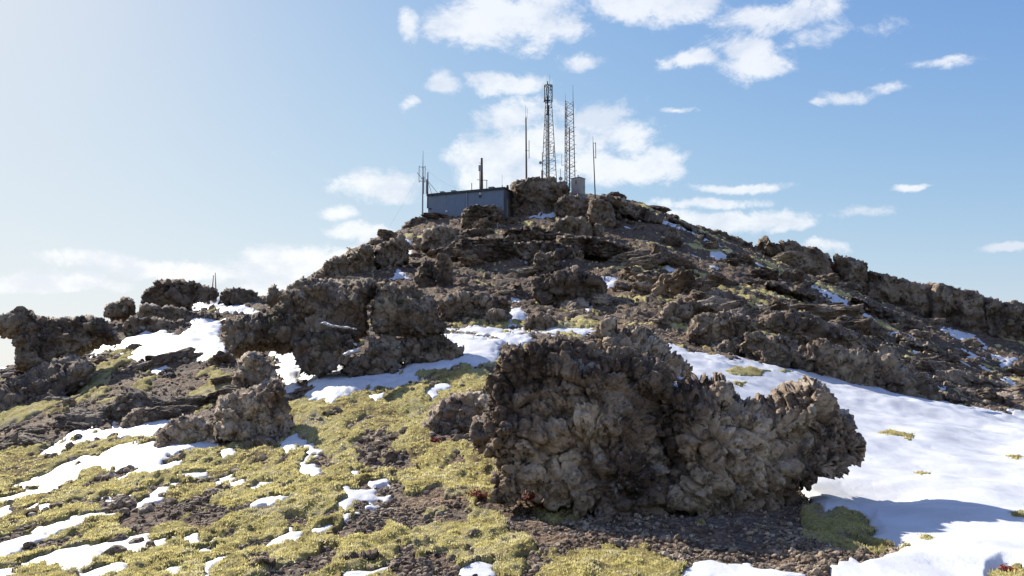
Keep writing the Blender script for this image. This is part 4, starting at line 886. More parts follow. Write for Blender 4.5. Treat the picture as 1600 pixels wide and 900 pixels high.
 ('lava_outcrop', 'smooth-backed rock hump at the upper left of the dark rock band', OZ(1000, 380, 3.75, [(110, 420), (150, 360), (220, 338), (330, 345), (440, 352), (470, 380), (440, 410), (330, 400), (320, 470), (200, 472), (140, 450)]), 42, 0.5, dict(lump=0.8, step=1.5, mat=M_ROCKM)),
 ('lava_outcrop', 'bulging lava hump in the rock band just above the snow edge', OZ(1000, 380, 3.75, [(270, 540), (300, 470), (320, 420), (400, 400), (500, 395), (580, 410), (690, 440), (710, 500), (620, 540), (560, 580), (440, 600), (330, 575)]), 33, 0.5, dict(lump=0.7, step=1.5, mat=M_ROCKM)),
 ('lava_boulder', 'low lichen-grey rocks at the snow edge below the bulging hump', OZ(1000, 380, 3.75, [(400, 630), (450, 600), (520, 570), (590, 580), (650, 620), (660, 670), (600, 685), (480, 655)]), 27, 0.5, dict(lump=0.4, step=1.4, mat=M_ROCKM)),
 ('lava_outcrop', 'knotted grey lava knolls at the centre of the rock band', OZ(1000, 380, 3.75, [(590, 590), (610, 530), (680, 512), (750, 540), (820, 530), (880, 560), (940, 610), (1030, 680), (1080, 760), (960, 750), (860, 720), (760, 720), (680, 680)]), 28, 0.5, dict(lump=0.5, step=1.4, mat=M_ROCKM)),
 ('lava_outcrop', 'rust-brown lava shelf leaning over the centre of the rock band', OZ(1000, 380, 3.75, [(660, 480), (700, 430), (790, 400), (880, 380), (980, 400), (1080, 440), (1200, 480), (1330, 540), (1500, 610), (1530, 640), (1440, 650), (1300, 620), (1180, 590), (1050, 570), (920, 570), (800, 540), (700, 520)]), 33, 0.5, dict(lump=0.6, step=1.5, mat=M_ROCKM, aniso=(1.5, 1.5, .7))),
 ('lava_outcrop', 'dark steep rock wall ending the band where the snow edge drops right', OZ(1280, 420, FA, [(-80, 400), (0, 385), (120, 420), (230, 440), (330, 460), (400, 470), (440, 520), (520, 570), (590, 600), (640, 640), (600, 700), (480, 680), (320, 640), (160, 610), (0, 580), (-120, 540), (-150, 460)]), 27.5, 0.4, dict(lump=0.8, step=1.5, mat=M_ROCKM)),
 ('lava_boulder', 'dark slab wedge beyond the snow edge at the right', OZ(1280, 420, FA, [(600, 690), (640, 660), (720, 670), (790, 700), (820, 735), (700, 720)]), 30, 0.5, dict(lump=0.4, step=1.4, mat=M_ROCKM)),
 ('lava_boulder', 'rusty broken rocks on the far slope near the bluish snow patches', OZ(1280, 420, FA, [(570, 570), (620, 550), (720, 560), (820, 600), (850, 660), (780, 665), (700, 640), (620, 610)]), 44, 0.5, dict(lump=0.6, step=1.5, mat=M_ROCKM)),
 ('lava_outcrop', 'long dark slanting ledge beneath the far cliffs', OZ(1280, 420, FA, [(150, 160), (190, 140), (280, 165), (380, 210), (480, 265), (560, 300), (570, 322), (530, 340), (440, 320), (340, 280), (240, 220)]), 80, 0.6, dict(lump=1.0, step=1.5, mat=M_ROCKF, strat=0.4)),
 ('lava_boulder', 'rounded brown boulder at the right edge of the picture below the cliffs', OZ(1280, 420, FA, [(1030, 560), (1050, 510), (1100, 495), (1180, 510), (1200, 560), (1120, 575)]), 58, 0.6, dict(lump=0.7, step=1.5, mat=M_ROCKF)),
 ('rock_ledge', 'short dark ledge on the mossy slope below the pale cliff block', [(1070, 393), (1110, 403), (1160, 428), (1168, 442), (1120, 432), (1075, 410)], 80, 0.8, dict(lump=0.7, step=1.4, mat=M_ROCKF, strat=0.4, aniso=(1.6, 1.6, .6))),
 ('rock_ledge', 'slanting ledge in the middle of the right flank above the rust-brown shelf', [(1130, 440), (1180, 450), (1240, 478), (1242, 492), (1180, 474), (1130, 454)], 64, 0.8, dict(lump=0.7, step=1.4, mat=M_ROCKF, strat=0.4, aniso=(1.6, 1.6, .6))),
 ('rock_ledge', 'longest slanting ledge running below the diagonal snow streak', [(1200, 438), (1260, 452), (1330, 484), (1390, 513), (1387, 525), (1320, 503), (1250, 473), (1200, 454)], 72, 0.8, dict(lump=0.8, step=1.4, mat=M_ROCKF, strat=0.4, aniso=(1.6, 1.6, .6))),
 ('rock_ledge', 'low ledge on the far right slope between small snow flecks', [(1400, 520), (1450, 533), (1500, 558), (1497, 570), (1440, 555), (1400, 534)], 66, 0.8, dict(lump=0.6, step=1.4, mat=M_ROCKF, strat=0.4, aniso=(1.6, 1.6, .6))),
 ('rock_ledge', 'lowest ledge of the far right slope close to the picture edge', [(1480, 573), (1540, 588), (1610, 615), (1606, 628), (1530, 608), (1480, 590)], 52, 0.8, dict(lump=0.5, step=1.4, mat=M_ROCKM, strat=0.4, aniso=(1.6, 1.6, .6))),
 ('rock_ledge', 'brown shelf ledge right of the long layered slab in the hill face', [(868, 368), (930, 370), (992, 388), (988, 404), (930, 396), (873, 388)], 82, 0.8, dict(lump=0.7, step=1.4, mat=M_ROCKF, strat=0.4, aniso=(1.6, 1.6, .6))),
 # far cliffs
 ('cliff', 'leftmost low section of the far cliff wall on the right skyline', OZ(1100, 330, 3.2, [(-60, 90), (-30, 75), (20, 90), (60, 92), (110, 98), (130, 118), (190, 135), (215, 155), (250, 150), (255, 210), (180, 230), (60, 170), (-40, 120)]), 108, 0.6, dict(lump=1.3, step=1.4, mat=M_ROCKF, lean=0.1, rnd_px=12, amp=0.8, aniso=(.8, .8, 1.6))),
 ('cliff', 'pointed cliff tower in the far wall on the right skyline', OZ(1100, 330, 3.2, [(235, 260), (250, 175), (270, 145), (295, 120), (320, 130), (345, 155), (380, 165), (400, 200), (405, 300), (330, 300), (260, 290)]), 106, 0.7, dict(lump=1.3, step=1.4, mat=M_ROCKF, lean=0.1, rnd_px=12, amp=0.8, aniso=(.8, .8, 1.6))),
 ('cliff', 'large smooth pale cliff block with a dark crack at its right end', OZ(1100, 330, 3.2, [(385, 300), (395, 200), (372, 148), (425, 143), (500, 172), (560, 188), (620, 212), (642, 235), (635, 280), (655, 320), (640, 400), (540, 370), (450, 335)]), 105, 0.45, dict(lump=1.6, step=1.4, mat=M_ROCKF, amp=0.7, lean=0.05, rnd_px=14)),
 ('cliff', 'cliff block with a beak-like cap jutting right over the skyline', OZ(1100, 330, 3.2, [(655, 300), (640, 225), (655, 215), (700, 225), (735, 228), (760, 240), (800, 245), (832, 265), (815, 285), (830, 320), (850, 380), (860, 430), (760, 430), (665, 400)]), 104, 0.5, dict(lump=1.6, step=1.4, mat=M_ROCKF, amp=0.8, lean=0.02, rnd_px=14)),
 ('cliff', 'long dark cliff right of the beak-capped block', OZ(1100, 330, 3.2, [(815, 400), (820, 295), (880, 305), (960, 325), (1040, 345), (1100, 355), (1165, 355), (1172, 420), (1165, 540), (1060, 530), (940, 480), (840, 440)]), 103, 0.5, dict(lump=1.3, step=1.4, mat=M_ROCKF, lean=0.1, rnd_px=12, amp=0.8, aniso=(.8, .8, 1.7))),
 ('cliff', 'dark cliff between the long dark cliff and the rusty right end', OZ(1100, 330, 3.2, [(1135, 560), (1140, 375), (1160, 360), (1185, 358), (1240, 375), (1320, 390), (1360, 400), (1400, 425), (1420, 440), (1420, 620), (1300, 610), (1180, 590)]), 101, 0.5, dict(lump=1.3, step=1.4, mat=M_ROCKF, lean=0.1, rnd_px=12, amp=0.8, aniso=(.8, .8, 1.7))),
 ('cliff', 'dark recessed wall joining the sections of the far cliffs', [(1070, 358), (1120, 368), (1170, 382), (1215, 390), (1250, 394), (1300, 408), (1360, 432), (1400, 440), (1460, 448), (1530, 466), (1560, 478), (1560, 520), (1500, 512), (1440, 505), (1370, 478), (1290, 452), (1200, 425), (1120, 400), (1070, 385)], 105.8, 0.2, dict(yaw=-0.11, lump=1.2, step=1.6, mat=M_ROCKF, lean=0.0, amp=0.5, rnd_px=12)),
 ('cliff', 'low brown cliff end at the right edge of the picture', OZ(1100, 330, 3.2, [(1400, 440), (1430, 432), (1490, 440), (1500, 452), (1560, 450), (1620, 465), (1720, 480), (1800, 520), (1800, 660), (1600, 640), (1400, 620)]), 99, 0.45, dict(lump=1.8, step=1.5, mat=M_ROCKF, lean=0.1)),
]
# joined under the summit: rubble shoulders that fill the hill face
for n, (name, label, poly, dep, th, k) in enumerate(ONE):
    k = dict(k); mat = k.pop('mat')
    allp = np.array(poly if not isinstance(poly[0][0], (list, tuple, np.ndarray)) else [q for P in poly for q in P[0]])
    if k.get('base') is None:
        yb = allp[:, 1].max() - 2; k['base'] = (float(allp[allp[:, 1] > yb - 6][:, 0].mean()), float(yb))
    h = hit(*k['base'])
    d_ = h if (h is not None and (dep is None or abs(h / dep - 1) < 0.22)) else dep
    if dep is None and d_ is None: d_ = 10
    if name == 'cliff' : d_ = dep
    outcrop(name, label, poly, mat, d=d_, thick=th, seed=40 + n, cat='cliff' if name == 'cliff' else ('boulder' if 'boulder' in name else 'rock ledge' if 'ledge' in name else 'rock outcrop'), ext=k.pop('ext', 14), **k)

# snow lying on ledges
for lab, poly, d_ in [
  ('narrow snow strip on the ledge of the broad pale-fronted outcrop', R3([(570, 335), (600, 325), (650, 345), (700, 348), (760, 362), (765, 372), (690, 362), (640, 358), (590, 345)]), 19.0),
  ('rounded snow pad in the cleft of the broad outcrop', R3([(680, 492), (720, 468), (770, 458), (785, 475), (740, 488), (700, 502)]), 18.9),
  ('tiny snow ball in the cleft of the broad outcrop', R3([(740, 437), (752, 432), (768, 440), (760, 452), (745, 450)]), 19.2),
  ('bluish snow wedged between the two humps of the huge block', OZ(640, 490, 2.2222, [(850, 212), (868, 205), (900, 225), (930, 245), (935, 262), (905, 255), (870, 235)]), 9.5),
  ('small snow lump behind the huge block, right of the wedge', OZ(640, 490, 2.2222, [(922, 222), (935, 215), (960, 222), (982, 235), (970, 242), (935, 235)]), 9.9)]:
    outcrop('snow_patch', lab, poly, M_SNOW, d=d_, thick=1.3, step=0.9, ext=0, amp=0.12, seed=5, cat='snow patch', jag=0.6, lump=0.1, lean=0.8)

# ------------------------------------------------------------------ loose stones
def ico(n):
    t = (1 + 5 ** .5) / 2
    v = [(-1, t, 0), (1, t, 0), (-1, -t, 0), (1, -t, 0), (0, -1, t), (0, 1, t), (0, -1, -t), (0, 1, -t), (t, 0, -1), (t, 0, 1), (-t, 0, -1), (-t, 0, 1)]
    f = [(0, 11, 5), (0, 5, 1), (0, 1, 7), (0, 7, 10), (0, 10, 11), (1, 5, 9), (5, 11, 4), (11, 10, 2), (10, 7, 6), (7, 1, 8), (3, 9, 4), (3, 4, 2), (3, 2, 6), (3, 6, 8), (3, 8, 9), (4, 9, 5), (2, 4, 11), (6, 2, 10), (8, 6, 7), (9, 8, 1)]
    v = [Vector(x).normalized() for x in v]
    for _ in range(n):
        c = {}; g = []
        def mid(a, b):
            k = (min(a, b), max(a, b))
            if k not in c: v.append(((v[a] + v[b]) / 2).normalized()); c[k] = len(v) - 1
            return c[k]
        for a, b, d in f:
            x, y, z_ = mid(a, b), mid(b, d), mid(d, a); g += [(a, x, z_), (b, y, x), (d, z_, y), (x, y, z_)]
        f = g
    return np.array([tuple(x) for x in v], F32), np.array(f, np.int32)


def stone(n, seed, rough=0.3):
    v, f = ico(n); P = v + seed * 7.3
    # flat facets: cut by random planes
    r = np.ones(len(v), F32); R_ = np.random.RandomState(seed)
    for _ in range(14):
        nn_ = R_.normal(size=3); nn_ /= np.linalg.norm(nn_); h = R_.uniform(0.55, 0.95); dt = v @ nn_
        r = np.where(dt > 0.05, np.minimum(r, h / np.maximum(dt, 1e-3)), r)
    r = r * (1 + rough * 0.6 * perlin(P / 0.5, 3) + (rough * 0.4 * (0.6 - worley(P / 0.45, 4)[0]) if n > 1 else 0))
    sc = np.array([R_.uniform(.8, 1.25), R_.uniform(.8, 1.2), R_.uniform(.55, .9)], F32)
    return v * r[:, None] * sc, f


def stone_mesh(name, n, seed, mat):
    v, f = stone(n, seed); me = bpy.data.meshes.new(name); me.from_pydata([tuple(map(float, x)) for x in v], [], [tuple(map(int, x)) for x in f]); me.materials.append(mat)
    me.update(); return me


gz_smooth_bilin = lambda x, y: z_smooth(x, y)
gridmask = infr & (PXg > -60) & (PXg < 1660) & (GR > 4.6)
# world area of each vertex of the grid and how bare the ground is there
bare = np.clip(1 - np.clip(mamt * 3, 0, 1), 0, 1) * (snow_h < 0.0)
area = GR * GR
bigp = sstep(perlin(PG / 1.1, 201), -0.35, 0.35) * 0.85 + 0.15

def pick(rmin, rmax, n, wmoss=0.0, wsnow=0.0, power=0.0):
    wgt = (bare * bigp + wmoss * (1 - np.clip(bare, 0, 1)) * (snow_h < 0) + wsnow * (snow_h > 0)) * (gridmask & (GR > rmin) & (GR < rmax)) * area * GR ** (-power)
    cs = np.cumsum(wgt.astype(np.float64)); i = np.searchsorted(cs, NR.rand(n) * cs[-1])
    return i

def zone(a, s, what, near_):
    """label and group of a scattered stone: its size, what it lies on and what it lies beside"""
    px, py, r = PXg[a], PYg[a], GR[a]
    lies = 'on moss' if mamt[a] > 0.05 else ('at a snow edge' if snow_h[a] > -0.12 else 'on bare gravel')
    if near_:
        big = 'larger' if s > 0.105 else 'small'
        pl = ('left of the lower snow tongue' if px < 160 else 'between the lower snow patches' if px < 330 else 'below the mossy hump' if px < 600 else 'in front of the red shrubs' if px < 850 else
              'in front of the huge block' if px < 1150 else 'in the shade right of the huge block')
    elif r < 32:
        big = 'larger' if s > 0.22 else 'small'
        pl = ('under the mushroom-shaped head' if px < 200 else 'near the stacked boulders' if px < 480 else 'below the broad pale-fronted outcrop' if px < 760 else 'behind the huge block' if px < 1150 else 'below the dark rock band')
    else:
        big = 'big' if s > 0.8 else 'small'
        if py < 380: pl = 'just under the building' if px < 800 else 'just under the summit crag' if px < 960 else 'on the ridge crest'
        elif py < 440: pl = 'on the left flank of the hill' if px < 660 else 'in the upper hill face' if px < 880 else 'beside the leaning rib' if px < 1100 else 'under the pointed cliff tower'
        else: pl = 'on the left slope' if px < 480 else 'at the hill foot' if px < 880 else 'above the bulging hump' if px < 1150 else 'above the rust-brown shelf' if px < 1350 else 'on the far right slope'
    return '%s rough lava %s %s %s' % (big, 'rock' if what == 'boulder' else 'stone', lies, pl), 'lava stones %s' % pl

# individual stones, largest in the picture
protos = [stone_mesh('stone', 3, 100 + k, M_STONE) for k in range(9)]
def place_stones(i, sizes, name, label, group, sink=0.25, pr=protos, snow=False, cat='stone'):
    for a, s in zip(i, sizes):
        o = bpy.data.objects.new(name, pr[NR.randint(len(pr))]); C.objects.link(o)
        x = GX[a] + NR.uniform(-.03, .03); y = GY[a] + NR.uniform(-.05, .05); z = GZ2[a]
        o.location = (x, y, z + s * (0.5 - sink) * 0.6); o.scale = (s * 0.5, s * 0.5, s * 0.5)
        o.rotation_euler = (NR.uniform(-.5, .5), NR.uniform(-.5, .5), NR.uniform(0, 6.28)); lb, gp = zone(a, s, name, GR[a] < 13); tag(o, lb, cat, gp)

i = pick(6.0, 13, 150, 0.12, 0.0, 1.6); place_stones(i, 0.07 + 0.09 * NR.rand(150) ** 2, 'stone', 'loose grey-brown stone lying on the near gravel', 'loose stones on the near gravel')
i = pick(12, 30, 90, 0.15, 0.0, 1.5); place_stones(i, 0.14 + 0.26 * NR.rand(90) ** 2, 'stone', 'loose dark rock among the rubble of the middle slope', 'loose rocks on the middle slope')
# named stones seen in the thin snow at the lower left
for (px, py, s, lab) in [(185, 848, .13, 'dark round stone at the left of three set in the lower snow tongue'), (213, 852, .12, 'flat grey stone in the middle of three set in the lower snow tongue'), (237, 857, .10, 'squat black stone at the right of three set in the lower snow tongue'),
                         (176, 872, .16, 'larger dark stone below the three stones of the lower snow tongue'), (108, 758, .12, 'dark stone between moss and snow in the long upper snow streak'), (124, 683, .14, 'dark stone at the upper edge of the thin snow by the gravel slope'),
                         (178, 679, .12, 'small stone ringed by snow below the flat dark rock'), (382, 862, .11, 'smooth dark stone beside the diagonal snow sliver'), (1390, 1, 0, '')]:
    if not s: continue
    dd_ = hit(px, py + 4) or 9; X, Y, Zz = pz(px, py, dd_)
    o = bpy.data.objects.new('stone', protos[NR.randint(9)]); C.objects.link(o); o.location = (X, Y, ground_at(X, Y) + s * 0.35); o.scale = (s * .75, s * .75, s * .75); o.rotation_euler = (0, 0, NR.uniform(0, 6)); tag(o, lab, 'stone')

# crags and boulders strewn over the hillside
bm_ = []
for k in range(8):
    v, f = ico(4); P = v * 1.0 + k * 9.1
    r = 1 + 0.35 * perlin(P / 0.9, 5 + k)
    f1, f2, c = worley(P / 0.55, 6); r += 0.35 * (0.6 - f1) + 0.2 * (c - .5) * sstep(f2 - f1, 0, .3); f1, f2, c = worley(P / 0.24, 7); r += 0.16 * (0.6 - f1) + 0.08 * (c - .5); f1, f2, c = worley(P / 0.11, 8); r += 0.08 * (0.6 - f1)
    v = v * r[:, None] * np.array([1.3, 1.0, 0.7], F32)
    me = bpy.data.meshes.new('crag'); me.from_pydata([tuple(map(float, x)) for x in v], [], [tuple(map(int, x)) for x in f]); me.materials.append(M_ROCKF); me.update(); bm_.append(me)
gm = (snow_h < 0)
bmid = []
for me in bm_:
    m2 = me.copy(); m2.materials.clear(); m2.materials.append(M_ROCKM); bmid.append(m2)
def crags(n, rmin, rmax, smin, smax, label, group, pxlo, pxhi):
    wgt = gm * infr * (GR > rmin) * (GR < rmax) * (PXg > pxlo) * (PXg < pxhi) * area * GR ** -1.2 * (0.15 + sstep(perlin(PG / 6, 210), -0.1, 0.4))
    cs = np.cumsum(wgt.astype(np.float64)); i = np.searchsorted(cs, NR.rand(n) * cs[-1])
    for a in i:
        s = smin + (smax - smin) * NR.rand() ** 2.2
        o = bpy.data.objects.new('lava_boulder', (bmid if GR[a] < 50 else bm_)[NR.randint(8)]); C.objects.link(o)
        o.location = (GX[a], GY[a], GZ2[a] + s * 0.05); o.scale = (s * NR.uniform(.8, 1.5), s * .9, s * NR.uniform(.6, .95)); o.rotation_euler = (NR.uniform(-.3, .3), NR.uniform(-.2, .4), NR.uniform(0, 6.28)); lb, gp = zone(a, s, 'boulder', False); tag(o, lb, 'boulder', gp)
crags(85, 42, 110, 0.35, 1.4, 'dark rugged boulder bedded in the brown hillside below the towers', 'boulders on the hillside below the towers', 560, 1060)
crags(120, 38, 112, 0.3, 1.3, 'rugged boulder on the mossy right flank of the hill', 'boulders on the mossy right flank', 1060, 1680)
crags(50, 20, 50, 0.2, 0.55, 'rough rock in the rubble of the left slope', 'rocks in the rubble of the left slope', -60, 480)

# gravel: too many to count, one object
def gravel(name, rmin, rmax, n, s0, s1, lod, wm=0.0, power=1.3, ws=0.0):
    i = pick(rmin, rmax, n, wm, ws, power); PRO = [stone(lod, 300 + k, 0.25) for k in range(12)]
    which = NR.randint(0, 12, n); Vs, Fs, off = [], [], 0
    for k in range(12):
        ii = i[which == k]; m = len(ii); v, f = PRO[k]
        s = (s0 + (s1 - s0) * NR.rand(m) ** 3) * 0.5
        a, b = NR.uniform(0, 6.28, m), NR.uniform(-.7, .7, m); ca_, sa_ = np.cos(a), np.sin(a); cb, sb = np.cos(b), np.sin(b)
        x, y, z = v[:, 0][None], v[:, 1][None], v[:, 2][None]
        y2 = y * cb[:, None] - z * sb[:, None]; z2 = y * sb[:, None] + z * cb[:, None]; x3 = x * ca_[:, None] - y2 * sa_[:, None]; y3 = x * sa_[:, None] + y2 * ca_[:, None]
        P = np.stack([x3, y3, z2], -1) * s[:, None, None] + np.stack([GX[ii] + NR.uniform(-.04, .04, m), GY[ii] + NR.uniform(-.06, .06, m), np.maximum(GZ2[ii], 0 * ii - 99) + s * 0.25], -1)[:, None]
        Vs.append(P.reshape(-1, 3)); Fs.append((f[None] + (np.arange(m) * len(v))[:, None, None]).reshape(-1, 3) + off); off += m * len(v)
    o = mesh_np(name, np.concatenate(Vs), np.concatenate(Fs), M_STONE, False); o['kind'] = 'stuff'; return o
gravel('gravel', 5.6, 11.5, 10000, 0.018, 0.06, 0, 0.10)
gravel('gravel', 5.6, 11.5, 3200, 0.045, 0.09, 1, 0.10)
gravel('scree', 11, 32, 10000, 0.04, 0.20, 0, 0.12)
gravel('hill_rubble', 30, 100, 9000, 0.10, 0.50, 0, 0.08)

# woolly shoots standing out of the moss
def shoots(n, rmin, rmax, h0, h1):
    wgt = np.clip(mamt * 2, 0, 1) * (moss_z > np.maximum(GZ2, snow_z)) * (gridmask & (GR > rmin) & (GR < rmax)) * area * GR ** -1.3 * (0.4 + 0.6 * sstep(d1, -0.3, 0.3))
    cs = np.cumsum(wgt.astype(np.float64)); i = np.searchsorted(cs, NR.rand(n) * cs[-1]); m = 5
    i = np.repeat(i, m); N_ = len(i); base = np.stack([GX[i] + NR.normal(0, .012, N_), GY[i] + NR.normal(0, .03, N_), moss_z[i] - 0.006], 1)
    a = NR.uniform(0, 6.28, N_); h = NR.uniform(h0, h1, N_); til = NR.uniform(.2, 1.1, N_); b = NR.uniform(0, 6.28, N_); wd = h * 0.28
    tip = base + np.stack([np.cos(b) * np.sin(til) * h, np.sin(b) * np.sin(til) * h, np.cos(til) * h], 1); sd_ = np.stack([np.cos(a) * wd, np.sin(a) * wd, 0 * a], 1)
    V = np.stack([base - sd_, base + sd_, tip], 1).reshape(-1, 3); F = np.arange(N_ * 3).reshape(-1, 3)
    mesh_np('moss_shoots', V, F, M_SHOOT, True)['kind'] = 'stuff'
shoots(20000, 5.6, 11, 0.010, 0.026)
shoots(10000, 10, 22, 0.018, 0.042)

# ------------------------------------------------------------------ red shrubs and dry grass
def shrub(px, py, r, label):
    d_ = hit(px, py + 6) or 10; X, Y, _ = pz(px, py, d_); zz = ground_at(X, Y) + 0.03
    t = thing('red_shrub', label, 'shrub', (X, Y, zz)); tw = MB(); V, F = [], []
    for k in range(60):
        a = rnd.uniform(0, 6.28); e_ = rnd.uniform(0.1, 1.2); q_ = r * rnd.uniform(.5, 1); tip = Vector((math.cos(a) * q_ * math.cos(e_) * 1.3, math.sin(a) * q_ * math.cos(e_), math.sin(e_) * q_ * .8)); tw.tube((0, 0, -.02), tip, .003, .0015, 3, False)
        for l in range(9):
            p = tip * rnd.uniform(.4, 1.05) + Vector((rnd.gauss(0, .012), rnd.gauss(0, .012), rnd.gauss(0, .01))); s_ = rnd.uniform(.006, .012); u = Vector((rnd.gauss(0, 1), rnd.gauss(0, 1), rnd.gauss(0, 1))).normalized(); v_ = u.orthogonal().normalized(); b_ = len(V)
            V += [tuple(p - u * s_), tuple(p + v_ * s_ * .6), tuple(p + u * s_), tuple(p - v_ * s_ * .6)]; F.append([b_, b_ + 1, b_ + 2, b_ + 3])
    tw.build('twigs', M_TWIG, t); m_ = MB(); m_.v = V; m_.f = F; lf = m_.build('leaves', M_BERRY, t); lf['kind'] = 'stuff'
shrub(688, 708, .13, 'round red shrub on the moss left of the huge craggy block')
shrub(680, 688, .09, 'smaller thin red shrub just above the round red one')
shrub(748, 776, .16, 'wide red shrub at the border of moss and gravel')
shrub(828, 780, .16, 'bright red shrub under the left foot of the huge block')
shrub(850, 795, .12, 'brownish red shrub in the shade at the foot of the huge block')
shrub(1575, 896, .06, 'reddish shrub at the lower right corner beside the snow')
def tuft(px, py, r, label):
    d_ = hit(px, py) or 10; X, Y, _ = pz(px, py, d_); m_ = MB()
    for k in range(90):
        a = rnd.uniform(0, 6.28); q_ = r * rnd.uniform(.3, 1); m_.tube((rnd.gauss(0, .03), rnd.gauss(0, .03), -.02), (math.cos(a) * q_ * .8, math.sin(a) * q_ * .8, q_ * rnd.uniform(.4, 1.1)), .0025, .0008, 3, False)
    o = m_.build('grass_tuft', M_GRASS); o.location = (X, Y, ground_at(X, Y)); tag(o, label, 'grass tuft')
tuft(1100, 810, .12, 'dry grass tuft in shade below the middle of the huge block'); tuft(1010, 800, .10, 'dry grass tuft in shade below the left mass of the huge block'); tuft(935, 800, .09, 'dry grass tuft beside the brownish red shrub')

# ------------------------------------------------------------------ building on the hill
D_B = 95.0
A = Vector(pz(669, 305, 98.0)); Bc = Vector(pz(787, 294.3, 0.960 * 98.0 * 1.0)); zt = A.z; 
along = Vector((Bc.x - A.x, Bc.y - A.y, 0)); Ln = along.length; rzb = math.atan2(along.y, along.x); Hb = 3.6; Wb = 3.6
bt = thing('equipment_building', 'long flat-roofed blue-grey building on the hill left of the summit crag', 'building', (A.x, A.y, zt - Hb), rzb)
# local axes: x along the long wall, y into the building (behind), z up
npan = 8; pw = Ln / npan
for k in range(npan):
    MB().box((pw * (k + .5), 0.06, Hb / 2), (pw - 0.012, 0.12, Hb)).build('wall_panel', M_WALL, bt)
MB().box((Ln / 2, 0.14, Hb / 2), (Ln, 0.05, Hb)).build('rear_lining', M_DARK, bt)
for k in range(3):
    MB().box((Ln - .06, .17 + Wb / 3 * (k + .5), Hb / 2), (0.12, Wb / 3 - .03, Hb)).build('end_panel', M_WALL2, bt)
MB().box((0.06, Wb / 2 + .17, Hb / 2), (0.12, Wb, Hb)).box((Ln / 2, Wb + .2, Hb / 2), (Ln, .12, Hb)).build('back_wall', M_WALL, bt)
MB().box((Ln / 2, Wb / 2 + .1, Hb + .07), (Ln + .34, Wb + .5, .15)).build('roof', M_DARK, bt)
MB().box((Ln / 2, -.13, Hb - .03), (Ln + .34, .05, .22)).build('fascia', M_DARK, bt)
MB().box((.35, -.05, -.35), (1.0, .5, 1.3)).build('concrete_footing', M_CONC, bt)
MB().box((Ln / 2, Wb / 2 + .1, -.6), (Ln - .2, Wb - .1, 1.2)).build('foundation', M_CONC, bt)
MB().tube((Ln * .525, -.07, .9), (Ln * .525, -.07, Hb - .15), .06, n=8).build('downpipe', M_GALV, bt)
for (xx, zz) in ((Ln * .255, 1.35), (Ln * .70, Hb - .42)):
    l_ = MB().box((xx, -.05, zz), (.22, .1, .22)); l_.tube((xx, -.1, zz), (xx, -.2, zz), .13, .10, 10); l_.build('wall_lamp', M_WHITE, bt)
MB().box((Ln * .70, -.06, Hb - .75), (.3, .1, .25)).build('junction_box', M_DARK, bt)
MB().box((.28, -.05, 1.85), (.4, .1, .16)).build('wall_bracket', M_DARK, bt)
dr = MB().box((Ln + .03, 1.5, 1.35), (.06, 1.0, 2.3)).build('door', M_PALE, bt)
for k in range(9): MB().box((Ln + .08, 1.5, .6 + k * .22), (.04, .8, .05)).build('louvre_slat', M_GALV, dr)
for (xx, s) in ((Ln * .165, .45), (Ln * .32, .5), (Ln * .82, .6)): MB().box((xx, .6, Hb + .25), (s, .5, .22)).box((xx, .6, Hb + .39), (s + .1, .6, .06)).build('roof_vent', M_GALV, bt)
MB().box((Ln * .97, 1.2, Hb + .3), (.9, .4, .12)).box((Ln * 1.0, 1.2, Hb + .45), (.2, .2, .35)).build('roof_bracket', M_DARK, bt)
bt_m = Matrix.Translation(bt.location) @ Matrix.Rotation(rzb, 4, 'Z')
def bl(x, y, z): return bt_m @ Vector((x, y, z))


def mpx(px, py0, py1, d):
    """base point and height of an upright thing from its pixels"""
    b = Vector(pz(px, py1, d)); t = Vector(pz(px, py0, d)); return b, t.z - b.z
K = 1 / FPX
# mast left of the building with dipoles
b, h = mpx(660, 236, 338, 96); s = 96 * K
t = thing('antenna_mast', 'tall mast with folded dipole brackets left of the building', 'antenna mast', b - Vector((0, 0, .4)))
MB().tube((0, 0, 0), (0, 0, h * .80), .11, .08, 8).build('mast_tube', M_GALV, t); MB().tube((0, 0, h * .78), (0, 0, h + .4), .04, .02, 5).build('whip_antenna', M_STEEL, t)
for (x, z0, z1) in ((-6.0, 50, 82), (3.6, 52, 80)):
    zz0, zz1 = (102 - z1 + 0) * s, (102 - z0 + 24 - 0) * s
    zz0, zz1 = h + .4 - (51) * s, h + .4 - (24) * s
    dp = MB().tube((x * s, 0, zz0), (x * s, 0, zz1), .035, n=5).build('dipole', M_STEEL, t)
    for q_ in (zz0 + .15, zz1 - .15): MB().tube((0, 0, q_), (x * s, 0, q_), .03, n=5).build('bracket_arm', M_STEEL, dp)
MB().tube((-9 * s, 0, h - 30 * s), (-1 * s, 0, h - 40 * s), .03, n=5).tube((-6 * s, 0, h - 45 * s), (0, 0, h - 36 * s), .03, n=5).build('yagi_antenna', M_STEEL, t)
MB().box((.12, -.05, h * .52), (.12, .12, 3.6 * .6)).build('panel_antenna', M_GALV, t)
mastA = t.location + Vector((0, 0, h * .82))
# short mast at the corner
b, h = mpx(668.5, 270, 320, 97.2)
t = thing('antenna_mast', 'short braced mast with a pale panel antenna at the left corner of the building', 'antenna mast', b - Vector((0, .3, 0)))
MB().tube((0, 0, -.5), (0, 0, h), .09, .06, 7).build('mast_tube', M_STEEL, t); MB().box((-.16, 0, h * .55), (.16, .14, 1.8)).build('panel_antenna', M_GALV, t)
for tx, ty in ((1.6, .8), (.55, .8)): MB().tube((0, 0, h - 1.1), (tx, ty, h - 3.0), .03, n=4).build('brace', M_STEEL, t)
